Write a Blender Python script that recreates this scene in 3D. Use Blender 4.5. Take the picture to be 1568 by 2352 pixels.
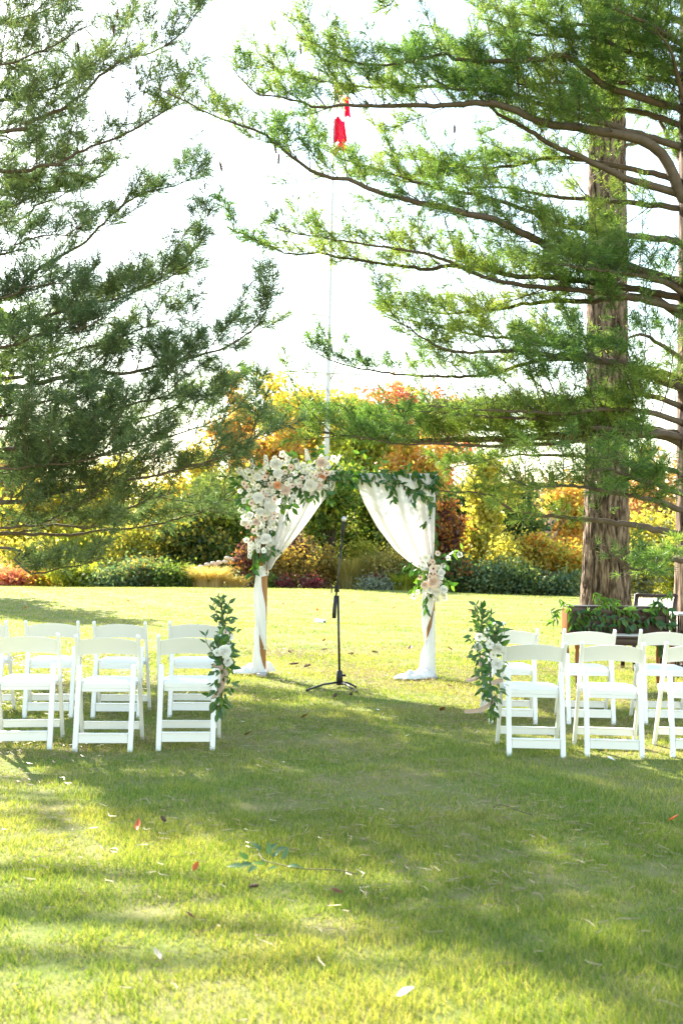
import bpy, bmesh, math, random
import numpy as np
from mathutils import Vector, Matrix

# ------------------------------------------------------------------ camera, world, sun, exposure
for o in list(bpy.data.objects):
    bpy.data.objects.remove(o)
scene = bpy.context.scene
COL = scene.collection
FPX, CX, CY = 2287.0, 784.0, 1176.0          # focal length / centre, in a 1568 x 2352 frame
PITCH, ROLL, CAM_H = math.radians(2.85), math.radians(0.9), 1.30
_w = Vector((0, math.cos(PITCH), math.sin(PITCH)))
_r0, _u0 = Vector((1, 0, 0)), Vector((0, -math.sin(PITCH), math.cos(PITCH)))
_r = _r0 * math.cos(ROLL) + _u0 * math.sin(ROLL)
_u = _u0 * math.cos(ROLL) - _r0 * math.sin(ROLL)
cam = bpy.data.cameras.new('camera')
cam.sensor_fit = 'AUTO'; cam.sensor_width = 36.0; cam.lens = 36.0 * FPX / 2352.0
cam.clip_start = 0.05; cam.clip_end = 3000
cam.dof.use_dof = True; cam.dof.focus_distance = 9.5; cam.dof.aperture_fstop = 3.5
cam_ob = bpy.data.objects.new('camera', cam); COL.objects.link(cam_ob)
cam_ob.matrix_world = Matrix(((_r.x, _u.x, -_w.x, 0), (_r.y, _u.y, -_w.y, 0), (_r.z, _u.z, -_w.z, CAM_H), (0, 0, 0, 1)))
scene.camera = cam_ob

SUN_AZ, SUN_EL = math.radians(-31), math.radians(33)      # azimuth from +Y towards +X
world = bpy.data.worlds.new('World'); scene.world = world; world.use_nodes = True
wn = world.node_tree.nodes; wn.clear()
sky = wn.new('ShaderNodeTexSky'); sky.sky_type = 'NISHITA'; sky.sun_disc = False
sky.sun_elevation = SUN_EL; sky.sun_rotation = SUN_AZ
sky.air_density = 1.7; sky.dust_density = 0.5; sky.ozone_density = 0.3
bg = wn.new('ShaderNodeBackground'); bg.inputs['Strength'].default_value = 0.11
wo = wn.new('ShaderNodeOutputWorld')
world.node_tree.links.new(sky.outputs[0], bg.inputs[0]); world.node_tree.links.new(bg.outputs[0], wo.inputs[0])
sl = bpy.data.lights.new('sun', 'SUN'); sl.energy = 5.0; sl.angle = math.radians(0.5); sl.color = (1.0, 0.93, 0.80)
so = bpy.data.objects.new('sun', sl); COL.objects.link(so)
SUN_DIR = Vector((math.sin(SUN_AZ) * math.cos(SUN_EL), math.cos(SUN_AZ) * math.cos(SUN_EL), math.sin(SUN_EL)))
so.rotation_euler = SUN_DIR.to_track_quat('Z', 'Y').to_euler()
so.location = SUN_DIR * 60
vs = scene.view_settings
vs.view_transform = 'Standard'; vs.look = 'None'; vs.gamma = 1.0; vs.use_curve_mapping = False; vs.exposure = 2.25
scene.render.engine = 'CYCLES'
cy = scene.cycles
cy.max_bounces = 7; cy.diffuse_bounces = 4; cy.transmission_bounces = 5; cy.transparent_max_bounces = 8; cy.glossy_bounces = 2
cy.caustics_reflective = False; cy.caustics_refractive = False; cy.use_denoising = True; cy.denoiser = 'OPENIMAGEDENOISE'; cy.denoising_input_passes = 'RGB_ALBEDO_NORMAL'; cy.denoising_prefilter = 'NONE'; cy.sample_clamp_indirect = 4.0

RNG = np.random.default_rng(11)
random.seed(5)

# ------------------------------------------------------------------ helpers
def P(px, py, d):
    """point at distance d (world y) under a pixel of the 1568 x 2352 frame"""
    v = _w + _r * ((px - CX) / FPX) + _u * ((CY - py) / FPX)
    return Vector((0, 0, CAM_H)) + v * (d / v.y)

def G(px, py, z=0.0):
    v = _w + _r * ((px - CX) / FPX) + _u * ((CY - py) / FPX)
    t = (z - CAM_H) / v.z
    return Vector((0, 0, CAM_H)) + v * t

def XD(px, d):
    """x of a pixel column at distance d near the horizon"""
    return P(px, 1290, d).x

def snoise(x, y, seed=0):
    """cheap smooth noise, about -1..1"""
    s = seed * 1.7
    return (np.sin(x * 1.3 + 0.7 * y + s) + np.sin(-0.9 * x + 1.7 * y + 2.1 + s) + np.sin(2.3 * x + 1.1 * y + 4.2 + s * 2) * .6
            + np.sin(1.9 * x - 2.6 * y + 1.3 + s) * .5) / 3.1

def gz(x, y):
    """height of the lawn"""
    x = np.asarray(x, dtype=float); y = np.asarray(y, dtype=float)
    far = np.clip((y - 17) / 14, 0, 1)
    z = far * (0.10 * np.sin(y * .21 + x * .05) + .07 * np.sin(x * .22 - y * .13 + 1.0))
    z += .012 * snoise(x * .8, y * .8, 3)
    z += np.clip((21.3 - y) / .35, 0, 1) * np.clip((x + 2.5) / 2.0, 0, 1) * np.clip((y - 17.2) / 3, 0, 1) * .055   # mown step
    z += np.clip((y - 60) / 60, 0, 1) * 2.0
    return z

class MB:
    def __init__(self):
        self.v, self.q, self.t, self.n = [], [], [], 0
    def add(self, V, Q=None, T=None):
        V = np.asarray(V, dtype=np.float64).reshape(-1, 3)
        if Q is not None and len(Q): self.q.append(np.asarray(Q, dtype=np.int64).reshape(-1, 4) + self.n)
        if T is not None and len(T): self.t.append(np.asarray(T, dtype=np.int64).reshape(-1, 3) + self.n)
        self.v.append(V); self.n += len(V)
    def box(self, c, s, M=None):
        c = np.array(c); s = np.array(s) / 2
        V = np.array([[x, y, z] for x in (-1, 1) for y in (-1, 1) for z in (-1, 1)]) * s
        if M is not None: V = V @ np.array(M).T
        self.add(V + c, [[0, 1, 3, 2], [4, 6, 7, 5], [0, 4, 5, 1], [2, 3, 7, 6], [0, 2, 6, 4], [1, 5, 7, 3]])
    def bar(self, a, b, w, h, up=(0, 0, 1)):
        a, b = np.array(a, float), np.array(b, float); d = b - a; L = np.linalg.norm(d); d /= L
        s = np.cross(d, up); s /= np.linalg.norm(s); n = np.cross(s, d)
        M = np.stack([s, d, n], axis=1)
        self.box((a + b) / 2, (w, L, h), M)
    def tube(self, pts, rad, n=6, cap=True):
        pts = np.asarray([tuple(p) for p in pts], float); m = len(pts)
        rad = np.broadcast_to(np.asarray(rad, float), (m,))
        tan = np.gradient(pts, axis=0); tan /= np.linalg.norm(tan, axis=1)[:, None] + 1e-12
        ref = np.array([0, 0, 1.0]) if abs(tan[0, 2]) < .9 else np.array([1.0, 0, 0])
        A = np.cross(tan, ref); bad = np.linalg.norm(A, axis=1) < 1e-4
        A[bad] = np.cross(tan[bad], [0.3, 1, .2]); A /= np.linalg.norm(A, axis=1)[:, None]
        B = np.cross(tan, A)
        th = np.arange(n) * 2 * np.pi / n
        V = pts[:, None, :] + rad[:, None, None] * (A[:, None, :] * np.cos(th)[None, :, None] + B[:, None, :] * np.sin(th)[None, :, None])
        i = np.arange(m - 1)[:, None] * n; j = np.arange(n)[None, :]; k = (j + 1) % n
        Q = np.stack([i + j, i + k, i + n + k, i + n + j], axis=-1).reshape(-1, 4)
        T = None
        V = V.reshape(-1, 3)
        if cap:
            V = np.vstack([V, pts[0], pts[-1]]); a, b = m * n, m * n + 1
            jj = np.arange(n); kk = (jj + 1) % n
            T = np.vstack([np.stack([np.full(n, a), kk, jj], 1), np.stack([np.full(n, b), (m - 1) * n + jj, (m - 1) * n + kk], 1)])
        self.add(V, Q, T)
    def lathe(self, prof, c=(0, 0, 0), n=16, M=None):
        prof = np.array(prof, float); m = len(prof); th = np.arange(n) * 2 * np.pi / n
        V = np.stack([prof[:, 0][:, None] * np.cos(th), prof[:, 0][:, None] * np.sin(th), np.repeat(prof[:, 1][:, None], n, 1)], -1).reshape(-1, 3)
        if M is not None: V = V @ np.array(M).T
        i = np.arange(m - 1)[:, None] * n; j = np.arange(n)[None, :]; k = (j + 1) % n
        Q = np.stack([i + j, i + k, i + n + k, i + n + j], axis=-1).reshape(-1, 4)
        self.add(V + np.array(c), Q)
    def grid(self, V):
        """V: (a, b, 3) grid of points"""
        a, b = V.shape[:2]
        i = np.arange(a - 1)[:, None] * b; j = np.arange(b - 1)[None, :]
        self.add(V.reshape(-1, 3), np.stack([i + j, i + j + 1, i + b + j + 1, i + b + j], -1).reshape(-1, 4))
    def mesh(self, name, mat=None, smooth=False):
        V = np.vstack(self.v) if self.v else np.zeros((0, 3))
        parts, starts, s = [], [], 0
        for arr, k in ((self.q, 4), (self.t, 3)):
            if arr:
                F = np.vstack(arr); parts.append(F.ravel()); starts.append(s + np.arange(len(F)) * k); s += F.size
        me = bpy.data.meshes.new(name)
        me.vertices.add(len(V)); me.vertices.foreach_set('co', V.astype(np.float32).ravel())
        li = np.concatenate(parts).astype(np.int32); ls = np.concatenate(starts).astype(np.int32)
        me.loops.add(len(li)); me.loops.foreach_set('vertex_index', li)
        me.polygons.add(len(ls)); me.polygons.foreach_set('loop_start', ls)
        me.update(calc_edges=True)
        if smooth: me.polygons.foreach_set('use_smooth', np.ones(len(ls), dtype=bool))
        if mat: me.materials.append(mat)
        return me
    def build(self, name, mat, parent=None, smooth=False, kind=None):
        """link as one object; the points are world points, the parent is unrotated"""
        o = bpy.data.objects.new(name, None if not self.v else self.mesh(name, mat, smooth)); COL.objects.link(o)
        if parent: o.parent = parent; o.location = -world_loc(parent)
        if kind: o['kind'] = kind
        return o

def world_loc(o):
    v = Vector(o.location)
    while o.parent:
        o = o.parent; v = v + Vector(o.location)
    return v

def tag(o, label=None, cat=None, group=None, kind=None):
    if label: o['label'] = label
    if cat: o['category'] = cat
    if group: o['group'] = group
    if kind: o['kind'] = kind
    return o

def empty(name, loc, label=None, cat=None, group=None):
    o = bpy.data.objects.new(name, None); COL.objects.link(o); o.location = loc; o.empty_display_size = .1
    return tag(o, label, cat, group)

def inst(name, mesh, parent, M):
    """object sharing a mesh; M is its world matrix, the parent is unrotated"""
    o = bpy.data.objects.new(name, mesh); COL.objects.link(o)
    if parent:
        o.parent = parent; M = Matrix.Translation(-world_loc(parent)) @ M
    o.matrix_basis = M
    return o

def frame(pos, ydir, zdir, s=1.0):
    y = Vector(ydir).normalized(); z = Vector(zdir); x = y.cross(z)
    if x.length < 1e-5: x = y.cross(Vector((.3, .9, .2)))
    x.normalize(); z = x.cross(y)
    s = s if hasattr(s, '__len__') else (s, s, s)
    return Matrix.Translation(Vector(pos)) @ Matrix((x, y, z)).transposed().to_4x4() @ Matrix.Diagonal((*s, 1))

def facing(pos, zdir, s=1.0, spin=0.0):
    z = Vector(zdir).normalized(); x = z.cross(Vector((0.1, .2, 1))).normalized(); y = z.cross(x)
    return Matrix.Translation(Vector(pos)) @ Matrix((x, y, z)).transposed().to_4x4() @ Matrix.Rotation(spin, 4, 'Z') @ Matrix.Diagonal((s, s, s, 1))

def smooth_path(pts, step):
    """Catmull-Rom through pts, resampled evenly"""
    p = np.array([tuple(q) for q in pts], float)
    if len(p) == 2: dense = p[0] + (p[1] - p[0]) * np.linspace(0, 1, 20)[:, None]
    else:
        e = np.vstack([2 * p[0] - p[1], p, 2 * p[-1] - p[-2]]); out = []
        t = np.linspace(0, 1, 12, endpoint=False)[:, None]
        for i in range(1, len(e) - 2):
            a, b, c, d = e[i - 1], e[i], e[i + 1], e[i + 2]
            out.append(.5 * (2 * b + (c - a) * t + (2 * a - 5 * b + 4 * c - d) * t ** 2 + (3 * b - a - 3 * c + d) * t ** 3))
        dense = np.vstack(out + [p[-1:]])
    L = np.concatenate([[0], np.cumsum(np.linalg.norm(np.diff(dense, axis=0), axis=1))])
    n = max(3, int(L[-1] / step) + 1); s = np.linspace(0, L[-1], n)
    return np.stack([np.interp(s, L, dense[:, k]) for k in range(3)], 1), L[-1]

def rnd(a, b): return random.uniform(a, b)
def rdir():
    v = RNG.normal(size=3); return v / np.linalg.norm(v)

# ------------------------------------------------------------------ materials
def new_mat(name):
    m = bpy.data.materials.new(name); m.use_nodes = True
    nt = m.node_tree; nt.nodes.clear()
    out = nt.nodes.new('ShaderNodeOutputMaterial')
    return m, nt, out

def ramp(nt, cols, fac, interp='LINEAR'):
    r = nt.nodes.new('ShaderNodeValToRGB'); r.color_ramp.interpolation = interp
    e = r.color_ramp.elements
    while len(e) < len(cols): e.new(0.5)
    for i, c in enumerate(cols):
        if len(c) == 4: e[i].position = c[3]
        else: e[i].position = i / max(1, len(cols) - 1)
        e[i].color = (c[0], c[1], c[2], 1)
    if fac is not None: nt.links.new(fac, r.inputs[0])
    return r.outputs[0]

def noise(nt, scale, detail=3, coord='Object', rough=.55, stretch=None):
    tc = nt.nodes.new('ShaderNodeTexCoord'); n = nt.nodes.new('ShaderNodeTexNoise')
    n.inputs['Scale'].default_value = scale; n.inputs['Detail'].default_value = detail; n.inputs['Roughness'].default_value = rough
    src = tc.outputs[coord]
    if stretch:
        mp = nt.nodes.new('ShaderNodeMapping'); mp.inputs['Scale'].default_value = stretch
        nt.links.new(src, mp.inputs['Vector']); src = mp.outputs[0]
    nt.links.new(src, n.inputs['Vector'])
    return n.outputs['Fac']

def leaf_mat(name, cols, trans=.45, tcol=(1.25, 1.2, .6), gloss=.06, rough=.45, patch=None, patch_scale=.6):
    """leaves, needles and blades: each piece its own tint, light coming through from behind"""
    m, nt, out = new_mat(name)
    geo = nt.nodes.new('ShaderNodeNewGeometry')
    c = ramp(nt, cols, geo.outputs['Random Per Island'])
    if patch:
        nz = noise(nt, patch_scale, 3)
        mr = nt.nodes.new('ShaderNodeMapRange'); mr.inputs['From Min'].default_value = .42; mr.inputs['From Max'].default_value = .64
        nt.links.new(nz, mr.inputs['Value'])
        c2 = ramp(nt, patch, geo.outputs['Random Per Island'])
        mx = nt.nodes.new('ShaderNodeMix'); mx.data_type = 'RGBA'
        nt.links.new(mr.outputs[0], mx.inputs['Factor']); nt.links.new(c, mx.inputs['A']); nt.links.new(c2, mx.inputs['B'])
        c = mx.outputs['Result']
    d = nt.nodes.new('ShaderNodeBsdfDiffuse'); t = nt.nodes.new('ShaderNodeBsdfTranslucent')
    mul = nt.nodes.new('ShaderNodeMix'); mul.data_type = 'RGBA'; mul.blend_type = 'MULTIPLY'; mul.inputs['Factor'].default_value = 1
    nt.links.new(c, mul.inputs['A']); mul.inputs['B'].default_value = (*tcol, 1)
    nt.links.new(c, d.inputs['Color']); nt.links.new(mul.outputs['Result'], t.inputs['Color'])
    mix = nt.nodes.new('ShaderNodeMixShader'); mix.inputs[0].default_value = trans
    nt.links.new(d.outputs[0], mix.inputs[1]); nt.links.new(t.outputs[0], mix.inputs[2])
    g = nt.nodes.new('ShaderNodeBsdfGlossy'); g.inputs['Roughness'].default_value = rough
    mix2 = nt.nodes.new('ShaderNodeMixShader'); mix2.inputs[0].default_value = gloss
    nt.links.new(mix.outputs[0], mix2.inputs[1]); nt.links.new(g.outputs[0], mix2.inputs[2])
    nt.links.new(mix2.outputs[0], out.inputs[0])
    return m

def surf_mat(name, cols, scale=8, rough=.6, stretch=None, bump=0.0, bump_scale=None, metal=0, detail=4, spec=.4, bump_stretch=None, dist=.01):
    m, nt, out = new_mat(name)
    b = nt.nodes.new('ShaderNodeBsdfPrincipled')
    f = noise(nt, scale, detail, stretch=stretch)
    if len(cols) > 1: nt.links.new(ramp(nt, cols, f), b.inputs['Base Color'])
    else: b.inputs['Base Color'].default_value = (*cols[0][:3], 1)
    b.inputs['Roughness'].default_value = rough; b.inputs['Metallic'].default_value = metal; b.inputs['Specular IOR Level'].default_value = spec
    if bump:
        bn = nt.nodes.new('ShaderNodeBump'); bn.inputs['Strength'].default_value = bump; bn.inputs['Distance'].default_value = dist
        nt.links.new(noise(nt, bump_scale or scale, 5, stretch=bump_stretch or stretch), bn.inputs['Height'])
        nt.links.new(bn.outputs[0], b.inputs['Normal'])
    nt.links.new(b.outputs[0], out.inputs[0])
    return m

def cloth_mat(name, col, trans=.45, clear=.0, bump=.15, scale=60):
    m, nt, out = new_mat(name)
    d = nt.nodes.new('ShaderNodeBsdfDiffuse'); t = nt.nodes.new('ShaderNodeBsdfTranslucent')
    d.inputs[0].default_value = (*col, 1); t.inputs[0].default_value = (*col, 1)
    bn = nt.nodes.new('ShaderNodeBump'); bn.inputs['Strength'].default_value = bump; bn.inputs['Distance'].default_value = .006
    nt.links.new(noise(nt, scale, 4), bn.inputs['Height'])
    nt.links.new(bn.outputs[0], d.inputs['Normal'])
    mix = nt.nodes.new('ShaderNodeMixShader'); mix.inputs[0].default_value = trans
    nt.links.new(d.outputs[0], mix.inputs[1]); nt.links.new(t.outputs[0], mix.inputs[2])
    last = mix
    if clear:
        tr = nt.nodes.new('ShaderNodeBsdfTransparent'); m2 = nt.nodes.new('ShaderNodeMixShader'); m2.inputs[0].default_value = clear
        nt.links.new(mix.outputs[0], m2.inputs[1]); nt.links.new(tr.outputs[0], m2.inputs[2]); last = m2
    nt.links.new(last.outputs[0], out.inputs[0])
    return m

M = {}
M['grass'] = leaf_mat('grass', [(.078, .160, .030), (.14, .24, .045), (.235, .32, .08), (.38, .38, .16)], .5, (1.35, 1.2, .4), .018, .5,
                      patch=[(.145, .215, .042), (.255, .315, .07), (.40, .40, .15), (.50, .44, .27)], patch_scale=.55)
M['straw'] = leaf_mat('straw', [(.20, .13, .06), (.28, .19, .09), (.42, .32, .19), (.17, .10, .05)], .2, (1, .95, .8), .06, .4)
M['ground'] = surf_mat('ground', [(.085, .115, .025), (.13, .17, .035), (.24, .20, .09), (.14, .175, .04)], 1.3, .95, bump=.5, bump_scale=30, spec=.1, dist=.02)
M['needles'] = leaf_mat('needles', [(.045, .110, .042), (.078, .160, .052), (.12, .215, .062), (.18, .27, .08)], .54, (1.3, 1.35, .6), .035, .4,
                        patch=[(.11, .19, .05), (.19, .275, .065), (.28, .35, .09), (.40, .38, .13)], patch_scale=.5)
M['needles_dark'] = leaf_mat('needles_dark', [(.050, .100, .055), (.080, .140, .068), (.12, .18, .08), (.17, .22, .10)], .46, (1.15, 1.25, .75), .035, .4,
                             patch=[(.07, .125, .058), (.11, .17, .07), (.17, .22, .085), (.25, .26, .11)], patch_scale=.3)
M['pine_bark'] = surf_mat('pine_bark', [(.022, .014, .010, .36), (.11, .076, .054, .49), (.25, .185, .14, .62)], 13, .9, stretch=(1, 1, .22), bump=1.0, bump_scale=11, bump_stretch=(1, 1, .13), spec=.15, dist=.05)
M['branch_bark'] = surf_mat('branch_bark', [(.060, .045, .034), (.11, .085, .065), (.17, .14, .11)], 9, .85, bump=.6, bump_scale=40, spec=.2)
M['tree_bark'] = surf_mat('tree_bark', [(.035, .026, .02), (.08, .06, .045)], 6, .9, bump=.5, bump_scale=20, spec=.1)
M['white_resin'] = surf_mat('white_resin', [(.77, .77, .765), (.82, .82, .81), (.79, .785, .77)], 6, .38, bump=.04, bump_scale=120, spec=.45)
M['white_pad'] = surf_mat('white_pad', [(.80, .80, .79), (.83, .83, .825)], 9, .45, bump=.06, bump_scale=200, spec=.4)
M['drape'] = cloth_mat('drape', (.68, .67, .655), .32, .05, .12, 10)
M['drape_thick'] = cloth_mat('drape_thick', (.80, .80, .80), .22, 0, .25, 14)
M['post_wood'] = surf_mat('post_wood', [(.10, .042, .012), (.25, .11, .03), (.36, .18, .06), (.16, .07, .02)], 5, .5, stretch=(6, 6, .5), bump=.25, bump_scale=20, bump_stretch=(6, 6, .4))
M['grey_board'] = surf_mat('grey_board', [(.36, .33, .32), (.5, .46, .45)], 8, .7, stretch=(1, .3, 1), bump=.2)
M['mahogany'] = surf_mat('mahogany', [(.012, .005, .005), (.030, .010, .008), (.018, .006, .006)], 6, .4, stretch=(.5, 4, 4), spec=.5)
M['red_wood'] = surf_mat('red_wood', [(.14, .045, .014), (.24, .085, .025)], 6, .4, stretch=(4, 4, .6))
M['cream'] = surf_mat('cream', [(.62, .55, .45), (.70, .64, .54)], 12, .7)
M['black_metal'] = surf_mat('black_metal', [(.010, .011, .014), (.016, .017, .021)], 20, .38, spec=.5)
M['black_plastic'] = surf_mat('black_plastic', [(.014, .014, .016)], 20, .55)
M['steel'] = surf_mat('steel', [(.55, .55, .56), (.65, .65, .66)], 90, .35, metal=1)
M['mic_grille'] = surf_mat('mic_grille', [(.40, .40, .41), (.62, .62, .62)], 160, .4, bump=.8, bump_scale=400, metal=.8, dist=.002)
M['pole_white'] = surf_mat('pole_white', [(.52, .53, .54), (.60, .61, .62)], 3, .5, spec=.3)
M['brass'] = surf_mat('brass', [(.45, .36, .18)], 8, .5, metal=.6)
M['flag_red'] = cloth_mat('flag_red', (.60, .010, .045), .4, 0, .1, 4)
M['flag_white'] = cloth_mat('flag_white', (.8, .8, .8), .5, 0, .1, 4)
M['sling'] = cloth_mat('sling', (.62, .61, .60), .3, .08, .1, 90)
M['table_grey'] = surf_mat('table_grey', [(.30, .32, .34)], 9, .4)
M['smilax'] = leaf_mat('smilax', [(.022, .070, .020), (.035, .105, .024), (.055, .14, .030)], .38, (1.5, 1.5, .4), .03, .3)
M['smilax_light'] = leaf_mat('smilax_light', [(.07, .16, .022), (.10, .21, .03), (.16, .26, .05)], .5, (1.4, 1.4, .4), .03, .3)
M['eucalyptus'] = leaf_mat('eucalyptus', [(.040, .095, .036), (.075, .145, .055), (.14, .21, .095)], .34, (1.3, 1.35, .5), .035, .35)
M['vine_stem'] = surf_mat('vine_stem', [(.09, .10, .03), (.14, .10, .05)], 20, .7)
M['petal_white'] = leaf_mat('petal_white', [(.89, .88, .85), (.91, .90, .87)], .38, (1, 1, .95), .02)
M['petal_cream'] = leaf_mat('petal_cream', [(.87, .84, .76), (.89, .87, .81)], .38, (1, .97, .85), .02)
M['petal_blush'] = leaf_mat('petal_blush', [(.83, .68, .58), (.85, .76, .68)], .28, (1, .9, .8), .02)
M['petal_peach'] = leaf_mat('petal_peach', [(.78, .40, .20), (.80, .50, .30)], .28, (1, .85, .7), .02)
M['petal_pink'] = leaf_mat('petal_pink', [(.82, .66, .55), (.84, .74, .64), (.82, .60, .46)], .28, (1, .85, .75), .02)
M['flower_dark'] = surf_mat('flower_dark', [(.10, .025, .012), (.17, .06, .03)], 60, .8, bump=.6, bump_scale=300)
M['flower_green'] = surf_mat('flower_green', [(.30, .34, .08), (.45, .42, .12)], 60, .8, bump=.6, bump_scale=300)
M['ribbon'] = cloth_mat('ribbon', (.60, .46, .39), .4, 0, .2, 40)
M['cone_brown'] = surf_mat('cone_brown', [(.07, .035, .025), (.14, .08, .06)], 30, .8)
M['leaf_orange'] = leaf_mat('leaf_orange', [(.60, .13, .015), (.55, .10, .01)], .35, (1, .8, .5), .05)
M['leaf_brown'] = leaf_mat('leaf_brown', [(.20, .07, .03), (.15, .05, .02)], .2, (1, .8, .5), .05)
M['leaf_pale'] = leaf_mat('leaf_pale', [(.62, .52, .40), (.7, .6, .5)], .3, (1, .9, .7), .04)
M['petal_fallen'] = leaf_mat('petal_fallen', [(.8, .79, .76)], .2, (1, 1, 1), .02)
FOL = {   # crown palettes
 'gold':   [(.44, .33, .05), (.56, .44, .07), (.66, .56, .13), (.30, .31, .06)],
 'yellow': [(.36, .33, .05), (.50, .45, .08), (.64, .57, .15), (.22, .27, .05)],
 'lime':   [(.18, .24, .025), (.29, .34, .04), (.42, .43, .07), (.13, .19, .025)],
 'green':  [(.05, .11, .022), (.09, .17, .03), (.16, .24, .045), (.30, .32, .07)],
 'dark':   [(.035, .080, .030), (.06, .12, .04), (.11, .165, .055), (.22, .24, .08)],
 'vine':   [(.05, .09, .022), (.12, .16, .035), (.42, .37, .07), (.52, .42, .08)],
 'orange': [(.50, .25, .07), (.60, .34, .10), (.66, .44, .15), (.46, .40, .10)],
 'red':    [(.46, .11, .08), (.58, .18, .13), (.62, .28, .18), (.50, .30, .14)],
 'rust':   [(.28, .09, .03), (.40, .16, .04), (.16, .07, .05), (.42, .26, .05)],
 'purple': [(.07, .03, .055), (.12, .045, .075), (.20, .09, .10), (.29, .23, .09)],
 'amber':  [(.15, .11, .03), (.28, .19, .045), (.42, .29, .065), (.19, .18, .05)],
 'sedum':  [(.16, .018, .045), (.24, .03, .07), (.30, .07, .09), (.10, .03, .03)],
 'silver': [(.14, .18, .15), (.22, .26, .21), (.30, .33, .27)],
 'blue':   [(.065, .13, .075), (.11, .19, .11), (.18, .25, .14), (.27, .31, .13)],
 'mixed':  [(.50, .12, .05), (.58, .40, .06), (.18, .20, .03), (.62, .46, .10)],
 'straw':  [(.48, .36, .14), (.62, .50, .24), (.70, .60, .36), (.40, .34, .10)],
 'grassy': [(.15, .17, .05), (.29, .25, .08), (.44, .36, .14), (.36, .30, .10)],
 'pinkish':[(.44, .24, .14), (.55, .33, .20), (.48, .36, .18), (.40, .18, .10)],
 'hill':   [(.20, .15, .10), (.26, .20, .13), (.30, .22, .10), (.13, .13, .09)],
}
for k, c in FOL.items():
    M['fol_' + k] = leaf_mat('fol_' + k, c, .55, (1.3, 1.2, .6), .02, .5)

# ------------------------------------------------------------------ lawn
def ground():
    ys = np.concatenate([np.linspace(-12, 2, 12), np.linspace(2.4, 24, 80), np.linspace(24.4, 60, 60), np.linspace(62, 160, 30), np.linspace(180, 900, 12)])
    u = np.linspace(-1, 1, 91); u = np.sign(u) * np.abs(u) ** 1.6
    X = u[None, :] * (14 + np.clip(ys, 0, 900)[:, None] * 1.3); Y = np.repeat(ys[:, None], len(u), 1)
    b = MB(); b.grid(np.stack([X, Y, gz(X, Y)], -1)[:, ::-1])
    o = b.build('lawn', M['ground'], smooth=True); o['kind'] = 'structure'
ground()

def blades(n, dlo, dhi, h, w, power, seg2=False):
    """positions over the wedge the camera can see, denser near it"""
    u = RNG.random(n)
    e = 2 - power
    d = (dlo ** e + u * (dhi ** e - dlo ** e)) ** (1 / e) if abs(e) > 1e-6 else dlo * (dhi / dlo) ** u
    hw = d * .37 + 1.0
    x = (RNG.random(n) * 2 - 1) * hw
    y = d
    k = .68 + .40 * snoise(x * 2.1, y * 2.1, 1) + .45 * snoise(x * 8, y * 8, 2) + .25 * snoise(x * 19, y * 19, 5)
    keep = RNG.random(n) < np.clip(k + .25, .25, 1)
    x, y, k, d = x[keep], y[keep], k[keep], d[keep]; n = len(x)
    hh = h * (.55 + .6 * RNG.random(n)) * np.clip(.45 + .8 * k, .3, 1.8)
    az = RNG.random(n) * 2 * np.pi; ln = hh * (.15 + .8 * RNG.random(n) ** 1.5)
    wd = RNG.random(n) * 2 * np.pi
    sc = np.clip(d / 6.0, 1, 9) ** .8
    ww = w * sc * (.7 + .6 * RNG.random(n))
    base = np.stack([x, y, gz(x, y) - .004], 1)
    side = np.stack([np.cos(wd), np.sin(wd), np.zeros(n)], 1) * ww[:, None] / 2
    tip = base + np.stack([np.cos(az) * ln, np.sin(az) * ln, hh], 1)
    return base, side, tip

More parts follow.
